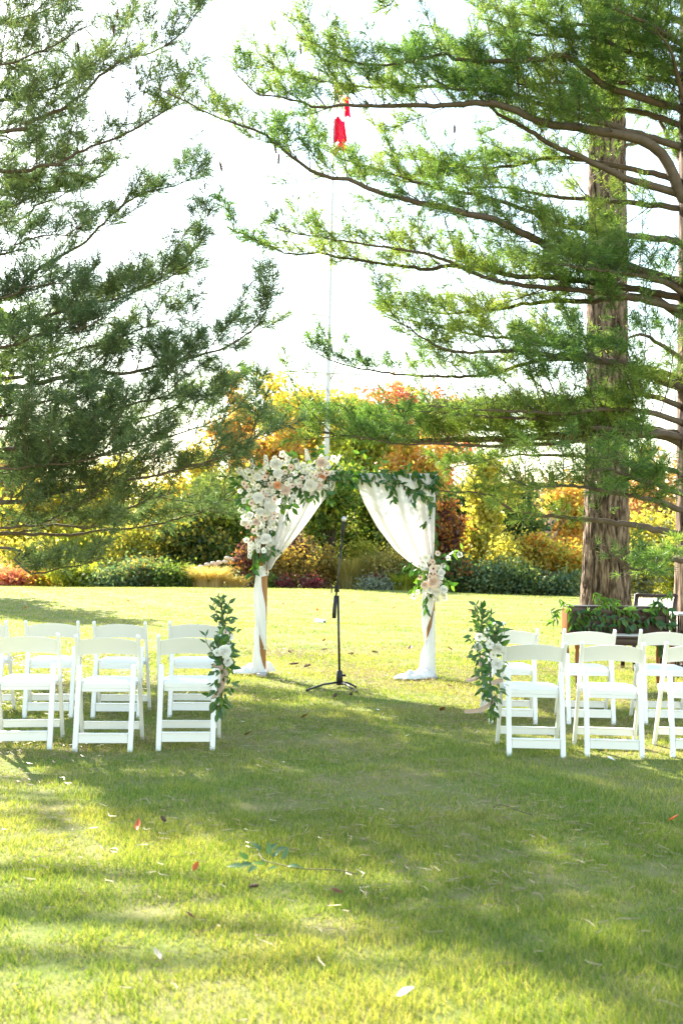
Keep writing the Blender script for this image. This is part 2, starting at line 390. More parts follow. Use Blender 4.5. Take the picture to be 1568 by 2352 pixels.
def grass():
    b = MB()
    for n, lo, hi, h, w, pw, two in ((240000, 2.3, 5.2, .035, .0036, 0.3, False), (280000, 5.2, 14, .034, .0042, 1.5, False), (140000, 14, 47, .034, .006, 2.0, False)):
        base, side, tip = blades(n, lo, hi, h, w, pw)
        m = len(base)
        if two:
            mid = base + (tip - base) * .55; mid[:, 2] += (tip - base)[:, 2] * .12
            V = np.stack([base - side, base + side, mid - side * .8, mid + side * .8, tip], 1).reshape(-1, 3)
            i = np.arange(m)[:, None] * 5
            b.add(V, np.hstack([i, i + 1, i + 3, i + 2]), np.hstack([i + 2, i + 3, i + 4]))
        else:
            V = np.stack([base - side, base + side, tip], 1).reshape(-1, 3)
            i = np.arange(m)[:, None] * 3
            b.add(V, None, np.hstack([i, i + 1, i + 2]))
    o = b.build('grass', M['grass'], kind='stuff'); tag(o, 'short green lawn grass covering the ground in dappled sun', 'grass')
    # shed pine needles
    n = 70000
    u = RNG.random(n); d = 2.4 + u ** .62 * 13.0
    x = (RNG.random(n) * 2 - 1) * (d * .37 + 1.0)
    keep = RNG.random(n) < np.clip(.28 + .75 * snoise(x * 1.1, d * 1.1, 6) + .3 * snoise(x * 3.7, d * 3.7, 8) + .35 * np.exp(-((d - 9.8) / 2.4) ** 2), .05, 1)
    x, d = x[keep], d[keep]; n = len(x)
    L = .03 + .06 * RNG.random(n); az = RNG.normal(0, .9, n) + np.where(RNG.random(n) < .5, 0, np.pi)
    dr = np.stack([np.cos(az), np.sin(az), RNG.normal(.0, .12, n)], 1)
    c = np.stack([x, d, gz(x, d) + .022 + .016 * RNG.random(n)], 1)
    bend = np.stack([-np.sin(az), np.cos(az), RNG.normal(0, .4, n)], 1) * (L * RNG.normal(0, .24, n))[:, None]
    wv = np.cross(dr, [0, 0, 1.0]) * (.0011 * np.clip(d / 4, 1, 3) * (.7 + .7 * RNG.random(n)))[:, None]; wv[:, 2] += .0008
    a, m_, e = c - dr * L[:, None] / 2, c + bend, c + dr * L[:, None] / 2
    V = np.stack([a - wv, a + wv, m_ - wv, m_ + wv, e], 1).reshape(-1, 3)
    i = np.arange(n)[:, None] * 5; b = MB()
    b.add(V, np.hstack([i, i + 1, i + 3, i + 2]), np.hstack([i + 2, i + 3, i + 4]))
    o = b.build('pine_straw', M['straw'], kind='stuff'); tag(o, 'dry tan pine needles scattered over the lawn', 'pine needles')
grass()

# ------------------------------------------------------------------ pines
def needles_mesh(pos, dr, sc, K, wid, mb, length=.118):
    n = len(pos)
    if not n: return
    pos, dr, sc = np.asarray(pos), np.asarray(dr), np.asarray(sc)
    dr = dr / np.linalg.norm(dr, axis=1)[:, None]
    p = np.repeat(pos, K, 0); d = np.repeat(dr, K, 0); s = np.repeat(sc, K)
    m = n * K
    r = RNG.normal(size=(m, 3)); r -= d * np.sum(r * d, 1)[:, None]; r /= np.linalg.norm(r, axis=1)[:, None]
    a = np.clip(np.abs(RNG.normal(.62, .40, m)), .06, 1.6)
    nd = d * np.cos(a)[:, None] + r * np.sin(a)[:, None]; nd[:, 2] -= .10
    L = length * s * (.7 + .5 * RNG.random(m))
    base = p - d * (RNG.random(m) * .085 * s)[:, None]
    sd = np.cross(nd, RNG.normal(size=(m, 3))); sd /= np.linalg.norm(sd, axis=1)[:, None]
    sd *= (wid * (.7 + .6 * RNG.random(m)))[:, None] / 2
    tip = base + nd * L[:, None]; tip[:, 2] -= L * .06
    fl = (RNG.random(m) < .5)[:, None]
    A, B = np.where(fl, base, tip), np.where(fl, tip, base)
    V = np.stack([A - sd, A + sd, B], 1).reshape(-1, 3)
    i = np.arange(m)[:, None] * 3
    mb.add(V, None, np.hstack([i, i + 1, i + 2]))

def prisms(mb, A, B, ra):
    """many straight three-sided twigs at once, each running to a point"""
    A, B = np.asarray(A), np.asarray(B); n = len(A)
    if not n: return
    d = B - A; d /= np.linalg.norm(d, axis=1)[:, None] + 1e-9
    s = np.cross(d, [.21, .33, .92]); s /= np.linalg.norm(s, axis=1)[:, None] + 1e-9; t = np.cross(d, s)
    V = np.stack([A + (s * math.cos(k * 2.0944) + t * math.sin(k * 2.0944)) * ra for k in range(3)] + [B], 1).reshape(-1, 3)
    i = np.arange(n)[:, None] * 4
    mb.add(V, None, np.vstack([np.hstack([i + k, i + (k + 1) % 3, i + 3]) for k in range(3)]))

STAT = {'tufts': 0}
def pine_branch(tree, pts, r0, bare=.12, plume=1.0, K=19, wid=.0075, mat='needles', up=.35, dens=1.0, droop=0.0, r1=.006, tuft=1.0, sides=7, clear=None):
    path, L = smooth_path(pts, .09)
    n = len(path)
    path[1:-1] += RNG.normal(0, .006, (n - 2, 3))
    tt = np.linspace(0, 1, n)
    wood = MB(); wood.tube(path, r0 * .85 * (1 - tt) ** 1.15 + r1, sides)
    tan = np.gradient(path, axis=0); tan /= np.linalg.norm(tan, axis=1)[:, None]
    TP, TD, TS, A3, B3 = [], [], [], [], []
    s = bare * L; side = 1
    Z = np.array([0, 0, 1.0])
    while s < L:
        t = s / L; i = min(n - 1, int(t * (n - 1))); T = tan[i]; p0 = path[i]
        lat = np.cross(T, Z); lat /= np.linalg.norm(lat) + 1e-6; upv = np.cross(lat, T)
        phi = random.uniform(-.35, 1.25) if random.random() < .8 else random.uniform(-1.2, 1.4)
        side = -side
        D = T * random.uniform(.25, .85) + lat * side * math.cos(phi) * .85 + upv * math.sin(phi) * .75 + Z * up * .6
        D /= np.linalg.norm(D)
        l2 = (1.0 - .55 * t) * (random.uniform(.9, 1.5) if random.random() < .4 else random.uniform(.25, .7)) * plume * .98 * min(1.0, .45 + L / 5)
        m = max(4, int(l2 / .13) + 2)
        ss = np.linspace(0, 1, m)[:, None]
        curve = T * .25 + Z * (up * random.uniform(.2, 1.0) - droop)
        q = p0 + D * l2 * ss + curve * l2 * .45 * ss ** 2 + RNG.normal(0, .006, (m, 3)) * ss
        wood.tube(q, (.004 + .006 * l2) * (1 - .75 * ss[:, 0]), 3, cap=False)
        qt = np.gradient(q, axis=0); qt /= np.linalg.norm(qt, axis=1)[:, None]
        x = random.uniform(.25, .45) if l2 > .5 else random.uniform(.1, .3)
        sgn = 1
        while x < 1.0:
            j = min(m - 1, int(x * (m - 1))); f = x * (m - 1) - j
            base = q[j] + (q[min(j + 1, m - 1)] - q[j]) * max(0, f)
            sgn = -sgn
            la = np.cross(qt[j], Z); la /= np.linalg.norm(la) + 1e-6
            d3 = qt[j] * random.uniform(.3, .8) + la * sgn * random.uniform(.2, .85) + Z * random.uniform(-.15, .8) + RNG.normal(0, .22, 3)
            d3 /= np.linalg.norm(d3)
            l3 = random.uniform(.07, .25) * (1.15 - .5 * x) * (.6 + .4 * plume)
            tip = base + d3 * l3
            A3.append(base); B3.append(tip)
            TP.append(tip); TD.append(d3); TS.append(random.uniform(.75, 1.15) * tuft)
            if l3 > .12: TP.append(base + d3 * l3 * .55); TD.append(d3 + RNG.normal(0, .15, 3)); TS.append(random.uniform(.65, 1.0) * tuft)
            x += random.uniform(.021, .046) / max(l2, .2) / dens
        TP.append(q[-1]); TD.append(qt[-1]); TS.append(random.uniform(.9, 1.2) * tuft)
        s += random.uniform(.05, .13) / dens
    TP.append(path[-1]); TD.append(tan[-1]); TS.append(1.1)
    if clear:      # thin spots in the foliage
        a = np.array(TP) - np.array([0, 0, CAM_H]); z = a @ np.array(_w)
        px, py = CX + a @ np.array(_r) / z * FPX, CY - a @ np.array(_u) / z * FPX
        keep = np.ones(len(TP), bool)
        for x0, x1, y0, y1, pr in clear:
            keep &= ~((px > x0) & (px < x1) & (py > y0) & (py < y1) & (RNG.random(len(TP)) < pr))
        keep = np.nonzero(keep)[0]
        TP, TD, TS = [TP[i] for i in keep], [TD[i] for i in keep], [TS[i] for i in keep]
    prisms(wood, A3, B3, .0030)
    br = wood.build('branch', M['branch_bark'], tree, smooth=True)
    nb = MB(); needles_mesh(TP, TD, TS, K, wid, nb)
    nd = nb.build('needles', M[mat], br, kind='stuff'); nd.parent = br; nd.location = (0, 0, 0)
    STAT['tufts'] += len(TP)
    return br, path

CONE = None
def cone_mesh():
    global CONE
    if CONE: return CONE
    b = MB(); b.lathe([(.002, .5), (.05, .40), (.075, .1), (.06, -.3), (.003, -.5)], n=8)
    for k in range(46):
        z = .42 - .9 * k / 46; a = k * 2.4; r = .075 * math.sin(math.pi * (.12 + .8 * (k / 46)))
        c = np.array([math.cos(a), math.sin(a), 0]); t = np.array([-math.sin(a), math.cos(a), 0])
        p = c * r + np.array([0, 0, z]); tip = p + c * .085 + np.array([0, 0, -.03])
        b.add([p + t * .05, p - t * .05, tip + t * .035, tip - t * .035, p + np.array([0, 0, -.05])], [[0, 1, 3, 2]], [[0, 2, 4], [1, 4, 3], [2, 3, 4]])
    CONE = b.mesh('pine_cone', M['cone_brown']); return CONE

def hang_cone(tree, px, py, d, L=.14):
    p = P(px, py, d)
    inst('pine_cone', cone_mesh(), tree, frame(p, (rnd(-.2, .2), 1, rnd(-.2, .2)), (rnd(-.25, .25), rnd(-.2, .2), 1), (L, L, L)))

def px_path(pts, d0, d1):
    """pixel polyline to world points, distance running from d0 to d1 along it"""
    a = np.array(pts, float); l = np.concatenate([[0], np.cumsum(np.hypot(*np.diff(a, axis=0).T))]); l /= l[-1]
    return [P(x, y, d0 + (d1 - d0) * t) for (x, y), t in zip(pts, l)]

def trunk_mesh(base, top_h, r0, r1, lean=(0, 0), flare=1.35, seg=72, rows=170, ridge=.035, freq=11):
    b = MB(); z = np.linspace(-.15, top_h, rows); t = np.clip(z / top_h, 0, 1)
    th = np.linspace(0, 2 * np.pi, seg, endpoint=False)
    R = r1 + (r0 - r1) * (1 - t) ** 1.0; R = R * (1 + (flare - 1) * np.exp(-np.clip(z, 0, None) / .55))
    Zg, Th = np.meshgrid(z, th, indexing='ij')
    w = Th * freq + 1.3 * np.sin(Zg * 2.1 + Th * 2) + .8 * np.sin(Zg * 5.3 + Th * 3 + 1.0) + .5 * np.sin(Zg * 9.1 - Th * 5)
    rr = np.abs(np.sin(w)) ** .6 - .6 + .35 * np.sin(Zg * 13 + 3 * np.sin(Th * 7)) * np.sin(Th * freq * 2 + 2)
    rad = R[:, None] * (1 + ridge * 2 * rr + .03 * np.sin(Th * 3 + Zg * .4) + .10 * np.exp(-np.clip(Zg, 0, None) / .35) * np.sin(Th * 5))
    X = base[0] + lean[0] * t[:, None] * top_h + rad * np.cos(Th); Y = base[1] + lean[1] * t[:, None] * top_h + rad * np.sin(Th)
    V = np.stack([X, Y, base[2] + Zg], -1); V = np.concatenate([V, V[:, :1]], 1)
    b.grid(V[:, ::-1])
    return b

def left_pine():
    base = Vector((XD(-600, 12.2), 12.2, 0))
    t = empty('pine_tree', base, 'dark green pine at the photo\'s left edge with low limbs over the folding chairs', 'tree', 'pines framing the lawn')
    trunk_mesh(base, 17, .34, .10, seg=24, rows=40).build('trunk', M['pine_bark'], t, smooth=True)
    B = [  # (pixel path, d0, d1, radius, options)
     ([(-592, 900), (0, 889), (66, 885), (205, 854), (287, 858), (402, 830), (512, 799), (599, 741), (615, 684), (599, 643)], 12.0, 11.2, .068, dict(up=.4, bare=.3)),
     ([(-592, 920), (0, 873), (66, 844), (164, 807), (262, 782), (348, 745), (420, 730)], 12.4, 12.8, .06, {}),
     ([(-592, 800), (0, 750), (123, 721), (197, 696), (262, 688), (336, 659), (394, 635), (440, 600)], 12.2, 11.8, .055, {}),
     ([(-592, 1040), (0, 1032), (82, 1020), (164, 991), (221, 959), (312, 926), (394, 905), (410, 856), (381, 815)], 12.0, 11.0, .06, {}),
     ([(-592, 1190), (0, 1155), (94, 1143), (172, 1121), (262, 1106), (348, 1094), (435, 1073), (508, 1049), (566, 1024), (599, 991)], 12.0, 10.9, .065, dict(up=.5, plume=1.15)),
     ([(-592, 1235), (0, 1213), (94, 1203), (143, 1180), (193, 1155), (240, 1120)], 12.0, 11.2, .05, dict(bare=.5)),
     ([(-592, 1240), (0, 1225), (115, 1207), (205, 1211), (262, 1194), (287, 1172), (324, 1155), (400, 1130)], 12.1, 11.4, .045, dict(bare=.55)),
     ([(-592, 1240), (0, 1227), (164, 1229), (230, 1217), (312, 1213), (410, 1192), (492, 1164), (560, 1120)], 12.2, 12.4, .045, dict(bare=.5, plume=.8)),
     ([(-592, 1225), (0, 1258), (33, 1283), (78, 1319), (143, 1303), (185, 1299), (240, 1280)], 11.9, 10.8, .05, dict(bare=.55, plume=.8)),
     ([(-592, 70), (0, 53), (41, 43), (90, 29), (143, 4), (190, -30)], 12.2, 12.0, .04, {}),
     ([(-592, 345), (0, 303), (61, 283), (143, 250), (184, 221), (230, 176), (262, 152), (287, 135), (357, 117), (410, 82), (451, 37), (471, 4)], 12.2, 11.8, .055, dict(plume=.85)),
     ([(-592, 250), (0, 230), (82, 213), (135, 197), (210, 150), (270, 90), (300, 20)], 12.6, 13.2, .05, {}),
     ([(-592, 410), (0, 394), (82, 385), (131, 377), (176, 353), (230, 328), (262, 320), (328, 287), (400, 240), (440, 190)], 12.2, 11.4, .055, {}),
     ([(-592, 760), (0, 690), (60, 640), (135, 590), (184, 562), (226, 525), (262, 488), (295, 463), (340, 441), (402, 426), (447, 406), (471, 381)], 12.6, 13.4, .055, dict(plume=.9, bare=.35)),
     ([(-592, 570), (0, 480), (53, 443), (98, 390), (150, 360)], 12.6, 13.5, .045, {}),
     ([(-592, 560), (0, 513), (82, 472), (115, 463), (180, 430), (240, 400)], 12.8, 14.0, .045, {}),
     ([(-592, 800), (100, 740), (200, 700), (300, 668), (357, 643), (410, 611), (447, 574), (471, 529), (480, 480)], 12.4, 12.9, .05, dict(plume=.75, bare=.3)),
     # further limbs that thicken the mass towards the trunk
     ([(-592, 600), (-40, 590), (40, 560), (110, 540), (180, 545)], 12.2, 11.2, .045, dict(plume=.9)),
     ([(-592, 720), (-40, 690), (60, 660), (150, 650)], 12.1, 10.8, .045, dict(plume=1.0)),
     ([(-592, 830), (-30, 800), (80, 770), (170, 760), (240, 730)], 12.1, 10.9, .045, dict(plume=1.0)),
     ([(-592, 990), (-30, 960), (70, 930), (160, 910), (240, 890)], 12.1, 10.8, .045, dict(plume=1.0)),
     ([(-592, 1100), (-30, 1080), (80, 1070), (180, 1060), (280, 1040)], 12.1, 10.7, .05, dict(plume=1.1)),
     ([(-592, 1120), (-30, 1110), (60, 1095), (150, 1085)], 12.4, 13.4, .045, dict(plume=1.0)),
     ([(-592, 330), (-40, 310), (40, 330), (110, 320), (190, 300)], 12.2, 13.6, .04, {}),
     ([(-592, 170), (-30, 150), (60, 130), (130, 100), (200, 60)], 12.2, 11.6, .04, {}),
     ([(-592, 480), (-30, 450), (60, 440), (140, 440), (220, 430)], 12.2, 14.2, .04, {}),
     ([(-592, 1010), (0, 985), (120, 1000), (230, 985), (330, 960), (420, 925), (500, 890), (560, 870)], 12.3, 13.2, .05, dict(plume=.85, bare=.3)),
     ([(-592, 1060), (0, 1050), (150, 1065), (280, 1030), (400, 1000), (500, 965), (560, 930)], 12.2, 11.6, .05, dict(plume=1.0, bare=.25)),
    ]
    for pts, d0, d1, r, kw in B:
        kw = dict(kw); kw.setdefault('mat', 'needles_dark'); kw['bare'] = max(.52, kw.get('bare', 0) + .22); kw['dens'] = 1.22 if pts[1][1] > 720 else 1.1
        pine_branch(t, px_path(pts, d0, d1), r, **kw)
    for c in ((75, 45, 12.0), (262, 68, 11.8), (270, 32, 11.9), (406, 145, 11.7), (180, 108, 12.0), (28, 1138, 10.9), (322, 195, 11.4), (345, 170, 11.6), (314, 160, 11.7)):
        hang_cone(t, c[0], c[1], c[2], .13)
left_pine()

THIN = [(748, 812, 248, 335, 1), (1335, 1445, 690, 770, .8), (1335, 1445, 800, 890, .8), (1335, 1445, 330, 450, .75), (1335, 1450, 1030, 1090, .6), (1335, 1450, 1130, 1400, .85), (900, 1280, 625, 670, .8), (980, 1340, 862, 912, .85),
        (1190, 1335, 395, 470, .7), (600, 1090, 840, 925, .8), (860, 1300, 300, 345, .6), (1440, 1560, 745, 830, .6), (1440, 1560, 470, 540, .4), (560, 900, 420, 530, .5)]
def right_pine():
    base = Vector((XD(1594, 12.6), 12.6, 0))
    t = empty('pine_tree', base, 'sunlit pine at the photo\'s right edge whose long limbs reach over the floral arch', 'tree', 'pines framing the lawn')
    trunk_mesh(base, 17, .235, .10, seg=40, rows=110).build('trunk', M['pine_bark'], t, smooth=True)
    B = [
     ([(1594, 1030), (1568, 1018), (1540, 1002), (1499, 996), (1400, 992), (1314, 1000), (1212, 1004), (1163, 1008), (1068, 1010), (925, 1012), (820, 1005), (739, 992), (686, 985), (619, 967), (584, 950)], 12.6, 12.4, .085, dict(bare=.12, up=.5, plume=1.05)),
     ([(1594, 1020), (1540, 1000), (1400, 985), (1314, 977), (1273, 965), (1212, 961), (1122, 959), (1030, 950), (960, 945)], 12.6, 11.6, .05, dict(bare=.2, up=.5)),
     ([(1594, 905), (1568, 895), (1515, 871), (1470, 854), (1437, 838), (1335, 824), (1302, 815), (1265, 817), (1212, 805), (1171, 805), (1118, 809), (1068, 809), (1015, 799), (966, 776), (937, 752), (880, 725)], 12.6, 12.0, .07, dict(bare=.15, up=.45)),
     ([(1437, 832), (1327, 826), (1253, 826), (1212, 834), (1171, 846), (1122, 859), (1048, 865), (925, 861), (883, 855), (813, 844), (760, 827), (725, 809), (693, 785)], 12.4, 13.2, .035, dict(bare=.25, plume=.75)),
     ([(1594, 740), (1568, 727), (1540, 711), (1499, 686), (1433, 682), (1355, 692), (1290, 690), (1200, 700), (1100, 715), (1000, 720), (920, 700)], 12.6, 13.0, .06, dict(bare=.25, up=.45)),
     ([(1594, 660), (1480, 625), (1335, 586), (1306, 582), (1261, 567), (1191, 530), (1122, 501), (1065, 489), (999, 473), (936, 459), (865, 439), (806, 415), (767, 409), (732, 400), (704, 385), (637, 335), (607, 308), (529, 279), (472, 258), (435, 238), (390, 217), (357, 201)], 12.6, 11.0, .075, dict(bare=.12, plume=.9, up=.4)),
     ([(1594, 690), (1400, 655), (1278, 637), (1191, 635), (1122, 621), (1068, 614), (1020, 611), (978, 619), (946, 614), (887, 607), (830, 598), (774, 591), (739, 581), (665, 584), (626, 568), (567, 542), (525, 523)], 12.6, 13.0, .055, dict(bare=.2, plume=.95)),
     ([(1594, 500), (1552, 426), (1540, 390), (1515, 349), (1478, 324), (1437, 312), (1376, 303), (1314, 291), (1253, 283), (1191, 258), (1146, 242), (1101, 236), (1065, 239), (992, 242), (900, 242), (848, 244), (781, 242), (753, 248), (718, 244), (686, 232), (647, 225), (598, 218), (567, 197), (535, 155)], 12.6, 11.6, .085, dict(bare=.25, up=.4, plume=.95)),
     ([(1594, 460), (1511, 430), (1450, 414), (1376, 381), (1319, 353), (1273, 336), (1237, 316), (1187, 283), (1150, 266), (1109, 230), (1081, 209), (1036, 205), (1007, 189), (960, 160), (930, 120)], 12.6, 12.2, .06, dict(bare=.4, up=.35)),
     ([(1594, 420), (1351, 369), (1273, 363), (1220, 371), (1171, 381), (1109, 387), (1060, 381), (1007, 369), (950, 365), (880, 345)], 12.6, 13.4, .045, dict(bare=.25)),
     ([(1594, 215), (1568, 193), (1499, 180), (1450, 187), (1355, 191), (1253, 191), (1204, 193), (1150, 180)], 12.6, 12.6, .05, {}),
     ([(1594, 260), (1400, 200), (1306, 131), (1240, 137), (1187, 139), (1097, 141), (1036, 133), (1015, 123), (900, 150), (800, 140), (740, 110), (680, 80)], 12.6, 11.8, .055, dict(bare=.2, plume=.8)),
     ([(1594, 190), (1417, 107), (1376, 88), (1306, 86), (1249, 80), (1191, 72), (1138, 51), (1093, 39)], 12.6, 12.2, .045, dict(plume=.85)),
     ([(1594, 130), (1450, 80), (1360, 61), (1331, 57), (1286, 55), (1245, 41), (1155, 27), (1105, 4)], 12.6, 13.2, .04, dict(plume=.85)),
     ([(1594, 1235), (1512, 1218), (1429, 1203), (1353, 1196), (1296, 1188), (1247, 1184), (1201, 1175), (1163, 1165), (1133, 1141), (1088, 1133), (1012, 1127)], 12.6, 11.4, .055, dict(bare=.35, plume=.62, dens=.75)),
     ([(1594, 1150), (1568, 1135), (1535, 1124), (1505, 1112), (1459, 1101), (1400, 1080), (1340, 1085)], 12.6, 10.9, .05, dict(bare=.25, plume=.9)),
     ([(1594, 1290), (1568, 1287), (1516, 1283), (1501, 1294), (1467, 1309), (1444, 1302), (1400, 1270)], 12.6, 11.0, .04, dict(bare=.2, plume=.7)),
     ([(1594, 1100), (1540, 1080), (1345, 1050), (1239, 1046), (1156, 1048), (1080, 1065), (1020, 1075)], 12.6, 13.2, .04, dict(plume=.75)),
     ([(1594, 1180), (1500, 1150), (1400, 1130), (1310, 1115), (1230, 1120), (1170, 1100)], 12.6, 10.6, .045, dict(bare=.3, plume=.8)),
     ([(1594, 1000), (1480, 985), (1380, 975), (1260, 975), (1140, 985), (1020, 980), (900, 975), (800, 965), (720, 950), (660, 930)], 12.6, 13.3, .05, dict(bare=.15, up=.5, plume=1.0)),
     ([(1594, 1010), (1480, 1000), (1360, 1010), (1240, 1020), (1120, 1025), (1000, 1020), (900, 1018), (800, 1000)], 12.6, 11.9, .045, dict(bare=.15, up=.45, plume=.9)),
     ([(1594, 980), (1500, 950), (1400, 940), (1300, 950), (1180, 945), (1080, 940), (980, 930)], 12.6, 11.2, .045, dict(bare=.15, up=.45, plume=.9)),
     ([(1594, 880), (1500, 850), (1420, 840), (1300, 800), (1200, 780), (1100, 770), (1000, 750), (920, 730), (860, 700)], 12.6, 13.4, .045, dict(bare=.2, up=.45, plume=.95)),
     ([(1594, 720), (1480, 690), (1360, 670), (1240, 660), (1120, 640), (1000, 590), (900, 570), (800, 555), (700, 540), (620, 520)], 12.6, 11.8, .05, dict(bare=.2, plume=.8)),
     ([(1594, 560), (1440, 540), (1300, 520), (1200, 480), (1100, 450), (1000, 430), (900, 400), (800, 370), (720, 330)], 12.6, 13.2, .05, dict(bare=.2, plume=.9)),
     ([(1594, 350), (1440, 300), (1300, 260), (1180, 220), (1060, 200), (960, 200), (860, 200), (760, 190), (680, 170), (600, 150)], 12.6, 12.9, .05, dict(bare=.2, plume=.9)),
     # thickening limbs round the trunk
     ([(1594, 120), (1530, 80), (1460, 40), (1400, 20)], 12.6, 11.2, .05, dict(plume=1.1)),
     ([(1594, 60), (1520, 30), (1440, -20), (1340, -30), (1250, -10)], 12.6, 12.0, .05, dict(plume=1.0)),
     ([(1594, 690), (1530, 650), (1450, 630), (1370, 620), (1290, 610)], 12.6, 11.3, .05, dict(plume=1.15)),
     ([(1594, 850), (1530, 800), (1470, 770), (1420, 790), (1370, 810)], 12.6, 11.6, .04, dict(plume=.8)),
     ([(1594, 950), (1530, 920), (1450, 900), (1380, 905), (1300, 920), (1220, 920), (1140, 935)], 12.6, 12.2, .045, dict(plume=.95)),
     ([(1594, 420), (1540, 330), (1500, 250), (1450, 200), (1390, 170)], 12.6, 13.6, .05, dict(plume=1.0)),
     ([(1594, 300), (1560, 200), (1540, 120), (1500, 60)], 12.6, 11.6, .05, dict(plume=1.1)),
     ([(1594, 300), (1480, 260), (1380, 250), (1260, 230), (1160, 210), (1080, 170), (1020, 110)], 12.6, 13.6, .045, dict(plume=.9)),
     ([(1594, 480), (1480, 470), (1380, 460), (1260, 450), (1160, 430), (1060, 430), (980, 400)], 12.6, 13.8, .045, dict(plume=.85)),
     ([(990, -60), (930, -30), (904, 0), (890, 15), (868, 10)], 12.4, 12.4, .012, dict(bare=.1, plume=.4)),
    ]
    for pts, d0, d1, r, kw in B:
        pine_branch(t, px_path(pts, d0, d1), r, clear=THIN, **{'dens': 1.1, **kw})
    for c in ((507, 382, 11.2), (632, 340, 11.3), (640, 365, 11.2), (690, 112, 11.9), (628, 735, 12.9), (1043, 296, 12.3)):
        hang_cone(t, c[0], c[1], c[2], .13)
right_pine()

def far_pine():
    d = 19.0; base = Vector((XD(1391, d), d, 0)); base.z = float(gz(base.x, d))
    t = empty('pine_tree', base, 'tall pine with thick furrowed bare trunk rising behind the dark wooden desk', 'tree', 'pines framing the lawn')
    trunk_mesh(base, 24, .415, .20, seg=96, rows=260, flare=1.30, ridge=.065, freq=17).build('trunk', M['pine_bark'], t, smooth=True)
    for pts, d1, r in (([(1391, 30), (1330, 0), (1270, -20)], 18, .06), ([(1391, 60), (1460, 10), (1540, -10), (1620, -30)], 18.5, .06), ([(1391, 120), (1450, 100), (1530, 80)], 17.5, .05),
                       ([(1391, 200), (1450, 170), (1520, 180), (1580, 150)], 18, .05), ([(1391, 20), (1400, -30), (1410, -70)], 17, .05), ([(1391, 260), (1340, 240), (1290, 250)], 18, .045),
                       ([(1391, 350), (1460, 330), (1530, 340), (1590, 320)], 19.5, .045)):
        pine_branch(t, px_path(pts, d, d1), r, K=14, wid=.009, tuft=1.25, plume=1.2, dens=.7)
far_pine()
print('tufts', STAT['tufts'])

# ------------------------------------------------------------------ garden and trees behind the lawn
def leaf_cloud(mb, C, n, size, jitter, flat=.0, asp=.6):
    """n rhombic leaves spread round clump centres C (k,4: x,y,z,sigma)"""
    C = np.asarray(C, float); w = C[:, 3] ** 2; w = w / w.sum()
    k = RNG.choice(len(C), n, p=w)
    g = RNG.normal(size=(n, 3)) * .62
    g[:, 2] *= .8
    p = C[k, :3] + g * C[k, 3][:, None] * 1.25
    nn = RNG.normal(size=(n, 3)); nn[:, 2] += flat; nn /= np.linalg.norm(nn, axis=1)[:, None]
    a = np.cross(nn, RNG.normal(size=(n, 3))); a /= np.linalg.norm(a, axis=1)[:, None]; b = np.cross(nn, a)
    s = (size * (.6 + .7 * RNG.random(n)))[:, None]
    V = np.stack([p - a * s, p - b * s * asp + nn * s * .12, p + a * s, p + b * s * asp + nn * s * .12], 1).reshape(-1, 3)
    i = np.arange(n)[:, None] * 4
    mb.add(V, np.hstack([i, i + 1, i + 2, i + 3]))

def broad_tree(name, label, cat, px, d, top, hw, pal, n, size=.11, low=None, trunk=.10, limbs=22, sigma=.20, group=None, bend=0, seed=0, gap=.0, mat2=None):
    """px / top / hw: pixel column, top row and half width it covers at distance d; low: fraction of the height where the crown starts"""
    random.seed(seed * 31 + int(px)); ppm = FPX / d
    base = P(px, 1290, d); base.z = float(gz(base.x, d)) - .03
    H = P(px, top, d).z - base.z; W = hw / ppm * 1.2; n = int(n * 1.25); size = size * 1.12
    low = .28 if low is None else low
    t = empty(name, base, label, cat, group)
    wood = MB(); cl = []
    n_st = 1 if trunk >= .05 else 4
    zc = H * (low + 1) / 2; rz = H * (1 - low) / 2
    for q in range(n_st):
        top_p = base + Vector((rnd(-.1, .1) * W + bend * .3, rnd(-.1, .1) * W, H * .82))
        mid = base + Vector((bend + rnd(-.06, .06) * H, rnd(-.05, .05) * H, H * .4))
        path, L = smooth_path([base + Vector((rnd(-.1, .1), rnd(-.1, .1), 0)) * (q > 0), mid, top_p], .25)
        m = len(path); wood.tube(path, trunk * (1 - .8 * np.linspace(0, 1, m)), 8)
        for k in range(max(3, limbs // n_st)):
            f = rnd(max(.12, low * .55), .95); p0 = path[int(f * (m - 1))]
            a = rnd(0, 6.283); u = rnd(-1, 1); rr = math.sqrt(max(0, 1 - u * u)) * rnd(.55, 1.0)
            e = np.array([base.x + W * rr * math.cos(a), base.y + W * .9 * rr * math.sin(a), base.z + zc + rz * u * rnd(.7, 1.0)])
            mid2 = (np.array(p0) + e) / 2 + np.array([0, 0, rnd(0, .12) * H])
            lp, l2 = smooth_path([p0, mid2, e], .3); mm = len(lp)
            wood.tube(lp, trunk * .38 * (1 - f * .5) * (1 - .8 * np.linspace(0, 1, mm)) + .006, 5, cap=False)
            for g in (.4, .6, .8, 1.0):
                if random.random() < gap: continue
                c = lp[int(g * (mm - 1))] + RNG.normal(0, .08 * W, 3)
                cl.append((*c, sigma * W * rnd(.6, 1.35) * (1.1 if g > .6 else .8)))
    cl = np.array(cl); cl[:, 2] = np.maximum(cl[:, 2], base.z + .6 * cl[:, 3])
    wood.build('trunk' if trunk >= .05 else 'stems', M['tree_bark'], t, smooth=True)
    mb = MB(); leaf_cloud(mb, cl, n, size, 1)
    mb.build('crown' if trunk >= .05 else 'foliage', M['fol_' + pal], t, kind='stuff')
    if mat2:
        mb = MB(); sel = cl[RNG.random(len(cl)) < mat2[1]]
        if len(sel): leaf_cloud(mb, sel, int(n * mat2[1] * .8), size, 1); mb.build('leaves', M['fol_' + mat2[0]], t, kind='stuff')
    return t

